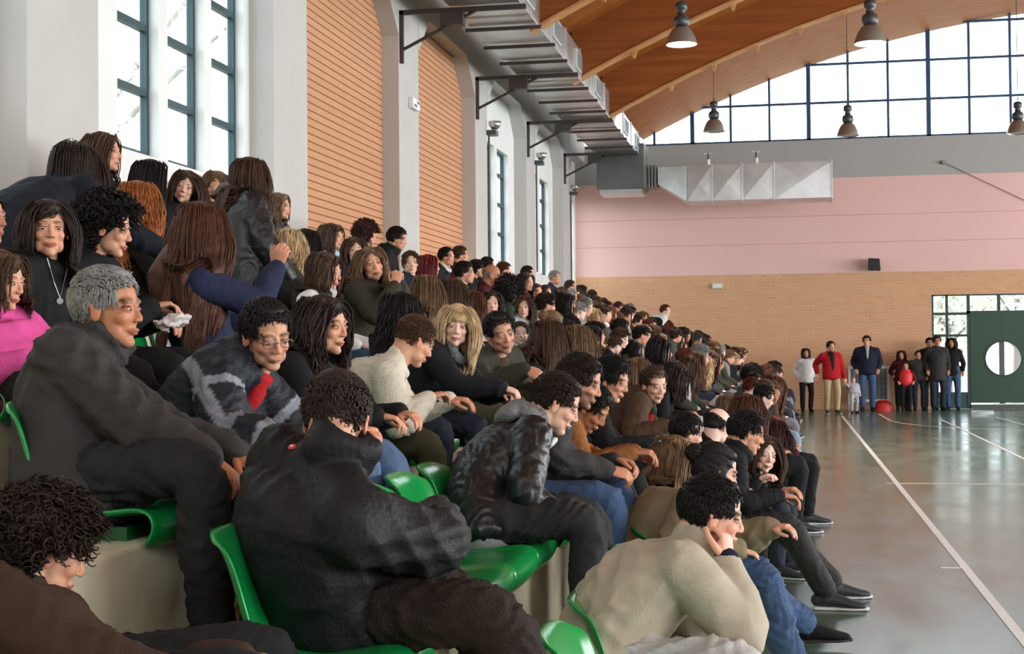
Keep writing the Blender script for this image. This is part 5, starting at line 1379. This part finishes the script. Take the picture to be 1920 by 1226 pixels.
# --- row 3 onwards
seated(3, 'girl from behind with long dark brown hair next to one with honey-brown hair', 1030, 636, 9.7, yaw=30, hy=50, hp=8, k=1.05, male=False, hair=('long', 'brown'), hairopt=dict(length=.34, puff=1.35, dens=1.2), jacket='black', legs='jeans', seed=71, fine=.8)
seated(3, 'girl from behind with long honey-brown hair next to one with dark brown hair', 1084, 642, 10.6, yaw=30, hy=50, hp=8, k=1.02, male=False, hair=('long', 'lightbrown'), hairopt=dict(length=.34, puff=1.2, dens=1.2), jacket='navy', legs='jeans', seed=72, fine=.8)
person('small child peeping out beside the man in the olive jacket', P(975, 626, 11.6), (-2.2, 11.7, 1.45), yaw=-30, hy=-40, k=.8, skin='pale', hair=('short', 'brown'), jacket='white', legs='jeans', floor=.91, seed=73, fine=.6)
i = seated(3, 'person with black curly hair and a pale grey hood over a black coat', 1116, 628, 14.6, yaw=5, hy=10, k=1.0, hair=('curly', 'black'), hairopt=dict(puff=.6), jacket='black', legs='jeans', seed=74, fine=.5); hoodie(i, CLOTH['lightgrey'])
seated(3, 'person in a bright red jacket with short black hair among the far rows', 1165, 618, 17.2, yaw=5, hy=15, hp=8, k=1.05, hair=('short', 'black'), jacket='red', legs='jeans', seed=75, fine=.5, bulk=1.15)
# --- row 2: the young men
i = seated(2, 'young man in a black leather jacket with a grey hood, leaning forward', 1043, 757, 6.0, hx=-1.24, hY=5.72, yaw=8, hy=2, hp=26, k=1.04, skin='fair', hair=('short', 'darkbrown'), hairopt=dict(dens=1.9, length=.22), jacket='leather', legs='greytr', lm=cloth('charcoal_trousers', '2e2d2e'), bulk=1.12, seed=81, fine=1.25,
           rhand=(-.86, 5.72, .72), lhand=(-.84, 5.95, .72), rh=((.35, .1, -.95), (.9, -.3, .3), .35), lh=((.3, -.1, -.95), (.9, .3, .3), .35), feet=[(-.72, 5.95, .345), (-.78, 5.58, .345)], bend=.12, shoes='black_shoe', wamp=.009, wfreq=50, hem=.13)
hoodie(i, CLOTH['grey'])
patch(i, 'shirt_collar', cp_(i, .075, -.01, .02), (.018, .035, .045), CLOTH['white'], i['Rn'])
tube_part(i, 'jumper_hem', [i['SP'](0) - i['ST'](0) * .13, i['SP'](0) - i['ST'](0) * .06], [(.172, .130), (.178, .138)], CLOTH['grey'], side=i['Ls'], fine=.012)
i = seated(2, 'bearded young man in a dark grey cardigan and blue jeans, profile', 1088, 716, 6.75, hx=-1.22, hY=6.45, yaw=0, hy=0, hp=20, k=1.05, skin='mid', hair=('short', 'darkbrown'), hairopt=dict(dens=1.7, length=.4), jacket='darkgrey', legs='jeans', seed=82, fine=1.1, beard=.6, bulk=1.08,
           rhand=(-.80, 6.45, .90), lhand=(-.78, 6.62, .93), rh=((.9, .3, -.2), (.2, -.5, .85), .6), lh=((.9, -.3, -.2), (.2, .5, .85), .6), bend=.10)
i = seated(2, 'young man in a tan suede jacket bent over a phone', 1108, 765, 7.4, hx=-1.22, hY=7.2, yaw=-5, hy=-5, hp=40, k=1.02, skin='tan', hair=('short', 'black'), hairopt=dict(dens=1.4), jacket='tan', legs='blacktr', seed=83, fine=1.0, rhand=(-.76, 7.12, .93), lhand=(-.76, 7.28, .93), bend=.12, beard=.3)
ph_c = np.array([-.66, 7.19, .97])
o = MB().box(-.035, .035, -.05, .05, -.004, .004).build('mobile_phone', mat('phone_black', '121214', .25), None, bevel=.002); o.location = ph_c; o.rotation_euler = (0, -.5, 0)
tag(o, 'small dark mobile phone held by the young man in the tan jacket', 'phone')
MB().box(-.028, .028, -.042, .042, .004, .0046).build('screen', mat('phone_screen', '8fa0b0', .2), o)
seated(2, 'young man with thick black hair in a black jacket and dark jeans, hands clasped', 1146, 712, 8.1, hx=-1.22, hY=7.95, yaw=-2, hy=-10, hp=20, k=1.05, skin='mid', hair=('short', 'black'), hairopt=dict(dens=1.4, length=.5), jacket='black', legs='darkjeans', seed=84, fine=1.0, rhand=(-.74, 7.92, .93), lhand=(-.74, 8.02, .93), rh=((.9, .3, 0), (.1, -.6, .8), .9), lh=((.9, -.3, 0), (.1, .6, .8), .9), bend=.08)
i = seated(2, 'man with receding brown hair looking round at the camera, brown coat with pale hood', 1226, 722, 10.1, hx=-1.2, hY=10.0, yaw=-12, hy=-38, hp=14, k=1.05, skin='fair', hair=('short', 'brown'), hairopt=dict(length=.2), jacket='browncoat', legs='paleblue', seed=85, fine=1.0, jopt=('hood',), bulk=1.15, beard=.25, rhand=(-.80, 9.8, .93), lhand=(-.8, 10.1, .93))
shirt(i, CLOTH['red'], .03, .12); hoodie(i, CLOTH['olive'])
seated(2, 'person from behind with long light brown hair behind the man looking round', 1196, 700, 11.4, yaw=25, hy=50, k=1.0, male=False, hair=('long', 'lightbrown'), hairopt=dict(length=.22, puff=1.15), jacket='brown', legs='jeans', seed=86, fine=.6)
seated(2, 'girl with brown hair bowed in profile, white top under a dark jacket', 1270, 708, 13.0, yaw=0, hy=-5, hp=25, k=1.02, male=False, hair=('long', 'darkbrown'), hairopt=dict(length=.12), jacket='black', legs='paletr', seed=87, fine=.6)
i = seated(2, 'grey-haired woman with a pink and white scarf in profile', 1312, 668, 16.8, yaw=5, hy=5, hp=14, k=1.12, male=False, skin='mid', hair=('short', 'grey'), hairopt=dict(length=.6), jacket='navy', legs='paletr', seed=88, fine=.5, bulk=1.15); scarf(i, cloth('pink_white_scarf', 'd9b8be'), .03)
seated(2, 'person with sandy curly hair beyond the grey-haired woman', 1338, 672, 18.6, yaw=5, hy=20, k=1.05, male=False, hair=('curly', 'lightbrown'), hairopt=dict(puff=.6), jacket='green', legs='jeans', seed=89, fine=.45)
# --- row 1
i = seated(1, 'man in a stone-coloured jacket resting his chin on his hand, front row', 1336, 965, 4.8, hx=-.60, hY=4.62, yaw=8, hy=0, hp=14, k=1.03, skin='fair', hair=('short', 'black'), hairopt=dict(dens=2.0, length=.30), jacket='stone', jopt=('high',), bulk=1.24, legs='paletr', seed=91, fine=1.25, wamp=.015, wfreq=26, hem=.15, bend=.10,
           rhand=P(1362, 1052, 4.70), rh=((-.05, .35, 1), (.9, -.4, .1), .9), pole_r=(.3, -.5, -1), lhand=(-.25, 4.85, .56), feet=[(.10, 4.95, .09), (.02, 4.42, .09)])
band(i, i['ER'], i['WR'], .050, .046, .80, 1.0, 'cuff', CLOTH['navy'])
i = seated(1, 'person from behind in a wide khaki canvas coat with dark tied-up hair and jeans', 1342, 885, 6.7, hx=-.56, hY=6.5, yaw=2, hy=18, hp=18, k=1.05, skin='fair', male=False, hair=('tied', 'black'), hairopt=dict(dens=1.6), jacket='khaki', bulk=1.5, legs='jeans', seed=92, fine=1.1, wamp=.014, hem=.16, bend=.14, sh_w=.225, wfreq=26,
           rhand=(-.22, 6.25, .58), lhand=(-.08, 6.75, .62), pole_r=(-.9, -.5, -.2), feet=[tuple(at(1538, 1178, Z=.088)), (.02, 6.15, .09)])
seated(1, 'pale woman in profile with long light brown hair behind the khaki coat', 1268, 862, 7.7, hx=-.66, hY=7.7, yaw=10, hy=-5, hp=18, k=.98, male=False, skin='pale', hair=('long', 'lightbrown'), hairopt=dict(length=.26, puff=1.1), jacket='black', legs='blacktr', seed=93, fine=.8)
seated(1, 'person with short black hair just behind the pale woman', 1288, 812, 9.0, hx=-.62, hY=9.0, yaw=10, hy=10, hp=15, k=1.0, skin='fair', hair=('short', 'black'), jacket='black', legs='blacktr', seed=94, fine=.7)
seated(1, 'young man in a black collared coat with dark trousers, front row', 1400, 812, 8.5, hx=-.48, hY=8.3, yaw=8, hy=8, hp=16, k=1.05, skin='mid', hair=('short', 'black'), hairopt=dict(dens=1.3, length=.3), jacket='black', jopt=('high',), legs='blacktr', lm=CLOTH['charcoal'], seed=95, shod=True, shoes='trainer', fine=1.0, rhand=(-.05, 8.2, .62), lhand=(-.05, 8.5, .62), feet=[(.25, 8.5, .09), (.2, 8.15, .09)], bend=.10)
i = seated(1, 'smiling girl with long brown hair turned to the camera, front row', 1432, 852, 9.3, hx=-.46, hY=9.4, yaw=-8, hy=-55, hp=6, hr=-8, k=.98, male=False, skin='pale', hair=('long', 'brown'), hairopt=dict(length=.28, puff=1.1), smile=1, jacket='black', legs='darkjeans', seed=96, shod=True, shoes='trainer', fine=.9, rhand=P(1420, 900, 9.0), lhand=P(1428, 905, 9.2))
seated(1, 'balding man with a hand to his ear, front row', 1346, 800, 10.1, hx=-.58, hY=10.1, yaw=5, hy=40, hp=25, k=1.05, skin='pale', hair=('balding', 'black'), jacket='black', legs='blacktr', seed=97, fine=.8)
seated(1, 'person from behind with long reddish brown hair, left of two such', 1402, 772, 11.4, hx=-.42, yaw=25, hy=45, hp=4, k=1.1, male=False, hair=('wavy', 'chestnut'), hairopt=dict(kind='wavy', length=.26, puff=1.35), jacket='black', legs='blacktr', seed=98, shod=True, shoes='trainer', fine=.7)
seated(1, 'person from behind with long reddish brown hair, right of two such', 1450, 815, 12.0, hx=-.30, yaw=25, hy=45, hp=4, k=1.05, male=False, hair=('wavy', 'maroon'), hairopt=dict(kind='wavy', length=.30, puff=1.2), jacket='maroon', legs='blacktr', seed=99, shod=True, shoes='trainer', fine=.7)
seated(1, 'person with sandy brown hair behind the balding man', 1370, 765, 13.4, yaw=15, hy=30, k=1.0, male=False, hair=('long', 'lightbrown'), hairopt=dict(length=.1), jacket='darkgrey', legs='jeans', seed=100, fine=.6)
seated(1, 'person from behind in a black hat-like hood and dark coat, far front row', 1412, 705, 19.4, hx=-.55, yaw=20, hy=30, k=1.15, male=False, hair=('curly', 'black'), hairopt=dict(puff=.8), jacket='green', legs='blacktr', seed=101, fine=.5, bulk=1.3)
seated(1, 'boy with short brown hair in a dark coat, far front row edge', 1448, 716, 21.4, hx=-.45, yaw=5, hy=0, hp=20, k=1.05, hair=('short', 'brown'), jacket='green', legs='darkjeans', seed=102, fine=.5)
# empty seats in view
seat(2, 4.26, 'empty green plastic shell seat right behind the man in the bulky black jacket', 'e')
seat(2, 4.78, 'empty green plastic shell seat with a glossy front edge, second from the leather jacket', 'e')
seat(2, 5.25, 'empty green plastic shell seat directly beside the young man in the leather jacket', 'e')
seat(1, 4.05, 'empty green plastic shell seat at the bottom edge beside the stone-coloured jacket', 'e')
seat(1, 5.2, 'empty green plastic shell seat just beyond the man in the stone-coloured jacket', 'e')
seat(1, 5.75, 'empty green plastic shell seat in the front row before the khaki coat', 'e')
seat(3, 4.45, 'empty green plastic shell seat between the grey-haired man and the man with glasses', 'e')
seat(3, 5.85, 'empty green plastic shell seat between the woman in jeans and the boy in cream', 'e')
seat(3, 6.8, 'empty green plastic shell seat between the boy in cream and the blonde woman', 'e')
seat(4, 6.0, 'empty green plastic shell seat beside the girl with very long chestnut hair', 'e')

# crumpled scarf lying on a lap, left
c_ = P(326, 600, 5.3); B = Blob(); rs = np.random.RandomState(5)
for q in range(9): B.ell(c_ + rs.normal(size=3) * [.04, .035, .010] - [0, 0, .01], (.030, .030, .011), rot(rs.rand() * 360, rs.rand() * 40, 0))
o = link('scarf', make_mesh('scarf', [wrinkle(B.remesh(.007, 2), .010, 70, 4)]), mat('white_scarf_with_red', 'dcd3d0', .8, noise=.15, nscale=40), None, c_); o.location = c_
tag(o, 'crumpled white scarf lying on a lap below the girl with the very long hair', 'scarf')
# ================================================================ PEOPLE STANDING BY THE BACK WALL
def standing(label, px, py, Y, k, yaw, hy=0, hp=0, foot_dx=0, **kw):
    h = P(px, py, Y); hz = .915 * k
    hip = np.array([h[0] + foot_dx, Y, hz]); T = rot(yaw); F_, L_ = T[:, 0], T[:, 1]
    st = kw.pop('stride', .0)
    feet = [hip + L_ * .10 * k + F_ * (st + .02), hip - L_ * .10 * k - F_ * (st - .02)]
    feet = [(f[0], f[1], .085 * k) for f in feet]
    kw.setdefault('lhand', hip + L_ * .225 * k + F_ * .05 - UP * .02); kw.setdefault('rhand', hip - L_ * .225 * k + F_ * .05 - UP * .02)
    kw.setdefault('fine', .55)
    # fit the trunk so that the head is where it belongs
    return person(label, (h[0], h[1], h[2]), hip, yaw=yaw, hy=hy, hp=hp, k=k, floor=0.0, feet=feet, standing=True, bend=.0, **kw)
i = standing('woman in a white coat and black trousers standing at the back wall', 1511, 662, 33.6, .90, -80, male=False, hair=('long', 'darkbrown'), hairopt=dict(length=.05), jacket='white', legs='blacktr', seed=201, bulk=1.2, hem=.16)
scarf(i, CLOTH['maroon'], .02)
i = standing('man in a red open jacket and beige trousers holding a small child by the hand', 1558, 650, 32.6, 1.0, -75, hy=15, hair=('short', 'black'), jacket='red', legs='beigetr', seed=202, bulk=1.15, hem=.14, jopt=('open',), lhand=P(1585, 712, 32.6), rhand=P(1532, 700, 32.6), shoes='trainer', stride=.05)
shirt(i, CLOTH['black'], .07, .125, -.45)
i = standing('small child in a pale grey snowsuit holding the hand of the man in red', 1600, 713, 32.8, .56, -70, hair=('short', 'blonde'), skin='pale', jacket='lightgrey', legs='lightgrey', seed=203, bulk=1.3, lhand=P(1612, 738, 32.8), rhand=P(1588, 722, 32.7))
i = standing('big man in a navy jacket and blue jeans with hands in pockets, back wall', 1625, 640, 34.0, 1.08, -90, hy=-10, hair=('short', 'black'), jacket='navy', legs='jeans', seed=204, bulk=1.22, hem=.12, sh_w=.19, jopt=('open',))
shirt(i, CLOTH['lightgrey'], .035, .15, -.25)
standing('adult in a maroon top behind the child with the red waistcoat', 1690, 666, 34.5, .90, -90, male=False, hair=('wavy', 'maroon'), hairopt=dict(kind='wavy', length=.06, puff=1.1), jacket='maroon', legs='blacktr', seed=205)
i = standing('child in a red padded waistcoat and dark trousers by the back wall', 1698, 686, 34.0, .76, -90, hair=('short', 'brown'), skin='mid', jacket='maroon', legs='blacktr', seed=206)
B_ = Blob(); B_.loft([i['SP'](-.1), i['SP'](.3), i['SP'](.6), i['SP'](.85)], [(.15, .13), (.155, .135), (.155, .13), (.12, .10)], side=i['Ls']); link('waistcoat', make_mesh('waistcoat', [B_.remesh(.014, 3)]), mat('bright_red_quilt', 'd8282c', .6), i['o'], i['org'])
standing('boy in a dark grey padded jacket right of the child in red', 1722, 666, 34.3, .88, -90, hair=('short', 'darkbrown'), skin='mid', jacket='bluegrey', jm=CLOTH['darkgrey'], legs='darkjeans', seed=207, bulk=1.15)
standing('person in a black coat at the glazed side light, left of the pair', 1743, 643, 34.55, 1.02, -90, hair=('short', 'black'), jacket='black', legs='darkgrey', seed=208, bulk=1.1)
standing('person in a long charcoal coat at the glazed side light, right of the pair', 1757, 640, 34.2, 1.04, -85, hair=('short', 'black'), skin='tan', jacket='charcoal', legs='darkjeans', seed=209, bulk=1.15, hem=.25)
standing('young woman in a black top and jeans leaning by the green door', 1784, 643, 34.4, 1.0, -100, male=False, skin='tan', hair=('long', 'black'), hairopt=dict(length=.14), jacket='black', legs='jeans', seed=210, foot_dx=.02)
i = person('man in a white jacket standing and leaning over the far rows', P(1248, 583, 30.6), (-2.95, 30.3, 1.85), yaw=25, hy=-50, k=1.1, skin='pale', hair=('short', 'auburn'), jacket='white', legs='darkjeans', floor=.91, feet=[(-2.75, 30.5, 1.0), (-2.75, 30.1, 1.0)], standing=True, seed=211, fine=.5, bulk=1.15)

# ================================================================ THE REST OF THE CROWD, ROW BY ROW
rnd = random.Random(77)
ROWN = {1: 'front row', 2: 'second row', 3: 'third row', 4: 'fourth row', 5: 'fifth row', 6: 'top row'}
HN = {'black': 'black', 'darkbrown': 'dark brown', 'brown': 'brown', 'lightbrown': 'light brown', 'chestnut': 'chestnut', 'auburn': 'auburn', 'blonde': 'blonde', 'grey': 'grey', 'darkgrey': 'greying'}
JN = {'black': 'black jacket', 'charcoal': 'charcoal jacket', 'navy': 'navy jacket', 'darkgrey': 'dark grey jacket', 'grey': 'grey jacket', 'olive': 'olive jacket', 'brown': 'brown jacket', 'maroon': 'maroon jacket', 'lightgrey': 'pale grey jacket',
      'white': 'white jacket', 'red': 'red jacket', 'green': 'dark green jacket', 'bluegrey': 'blue-grey jacket', 'browncoat': 'brown coat', 'tan': 'tan jacket', 'khaki': 'khaki jacket'}
def ordinal(n): return '%d%s' % (n, 'th' if 10 <= n % 100 <= 20 else {1: 'st', 2: 'nd', 3: 'rd'}.get(n % 10, 'th'))
FILLED = []
FILL = {1: (14.2, 32.6, .80, (19.4, 21.4)), 2: (14.0, 33.0, .68, (16.8, 18.6)), 3: (11.5, 33.3, .66, (14.6, 17.2)), 4: (18.0, 33.3, .68, (30.2, 30.8)), 5: (21.4, 33.3, .72, (30.3,)), 6: (28.4, 33.3, 1.0, ())}
for row, (ya, yb, stp, skip_y) in FILL.items():
    ys = []; y = ya
    while y < yb: ys.append(y + rnd.uniform(-.07, .07)); y += stp
    ys = [y for y in ys if all(abs(y - a) > .42 for a in skip_y)]
    for n, y in enumerate(ys):
        male = rnd.random() < .5
        hc = rnd.choice(['black', 'black', 'darkbrown', 'darkbrown', 'brown', 'brown', 'chestnut', 'auburn', 'lightbrown', 'blonde' if rnd.random() < .4 else 'brown', 'grey' if male else 'brown', 'darkgrey' if male else 'black'])
        jk = rnd.choice(['black', 'black', 'black', 'charcoal', 'navy', 'navy', 'darkgrey', 'darkgrey', 'grey', 'olive', 'brown', 'maroon', 'green', 'browncoat', 'bluegrey', 'lightgrey', 'white' if rnd.random() < .5 else 'black', 'red' if rnd.random() < .5 else 'navy'])
        k = rnd.uniform(.9, 1.06)
        if row in (1, 3) and rnd.random() < .25: k = rnd.uniform(.74, .86)
        hk = rnd.choice(['short', 'short', 'short', 'curly']) if male else rnd.choice(['long', 'long', 'long', 'wavy', 'tied', 'curly'])
        if hc in ('grey', 'darkgrey'): hk = 'short'
        ln = rnd.uniform(.06, .28)
        face = rnd.random(); yaw = rnd.uniform(-15, 25); hy = rnd.choice([0, 5, 10, 20, 35, -10, -20, -45])
        lean = rnd.uniform(-.02, .22); hp = 8 + lean * 90
        hip = np.array([ROW_H[row] + rnd.uniform(-.03, .03), y, SEAT[row] + .115 * k])
        hd = hip + np.array([lean + .03, rnd.uniform(-.06, .06), (.64 - lean * .55) * k])
        word = 'Man' if male and k > .88 else ('Woman' if k > .88 else 'Child')
        hw = {'short': 'short', 'curly': 'curly', 'long': 'long' if ln > .15 else 'chin-length', 'wavy': 'wavy', 'tied': 'tied-back'}[hk]
        lab = '%s, %s %s hair, %s, %s' % (word, hw, HN[hc], JN[jk], ROWN[row])
        ho = dict(dens=.6)
        if hk in ('long', 'wavy'): ho = dict(kind=hk, length=ln, dens=.7, puff=1.1)
        if hk == 'curly': ho = dict(puff=rnd.uniform(.3, .8), dens=.6)
        if hk == 'short': ho = dict(dens=.6, length=rnd.uniform(.25, .7))
        i = person(lab, hd, hip, yaw=yaw, hy=hy, hp=hp, hr=rnd.uniform(-8, 8), k=k, male=male and k > .88, skin=rnd.choice(['fair', 'mid', 'mid', 'tan', 'pale']), hair=(hk, hc), hairopt=ho, jacket=jk, bulk=rnd.uniform(1.05, 1.25),
                   legs=rnd.choice(['jeans', 'darkjeans', 'blacktr', 'darkjeans', 'greytr', 'olivetr', 'paleblue']), floor=FL[row], fine=.42 if y < 20 else .3, shod=row == 1, shoes=rnd.choice(['black', 'trainer']), seed=1000 + row * 60 + n, group='spectators filling the far seats of the ' + ROWN[row])
        FILLED.append((row, y, i['o']))
        if rnd.random() < .18: scarf(i, CLOTH[rnd.choice(['white', 'lightgrey', 'grey', 'maroon', 'red'])], .02)
for row in range(1, 7):
    # counted from the back wall among everyone in the row
    ally = [(h_[1], o_) for _, o_, hd_, k_, h_ in PEOPLE if abs(h_[0] - ROW_H[row]) < .3 and abs(h_[2] - SEAT[row] - .1) < .12]
    ally.sort(key=lambda t: -t[0])
    for n, (y, o_) in enumerate(ally):
        if any(o_ is f[2] for f in FILLED): o_['label'] = o_['label'] + ', %s from back wall' % ordinal(n + 1)
bpy.data.scenes.remove(WS)
COL.children.unlink(TMP); bpy.data.collections.remove(TMP)
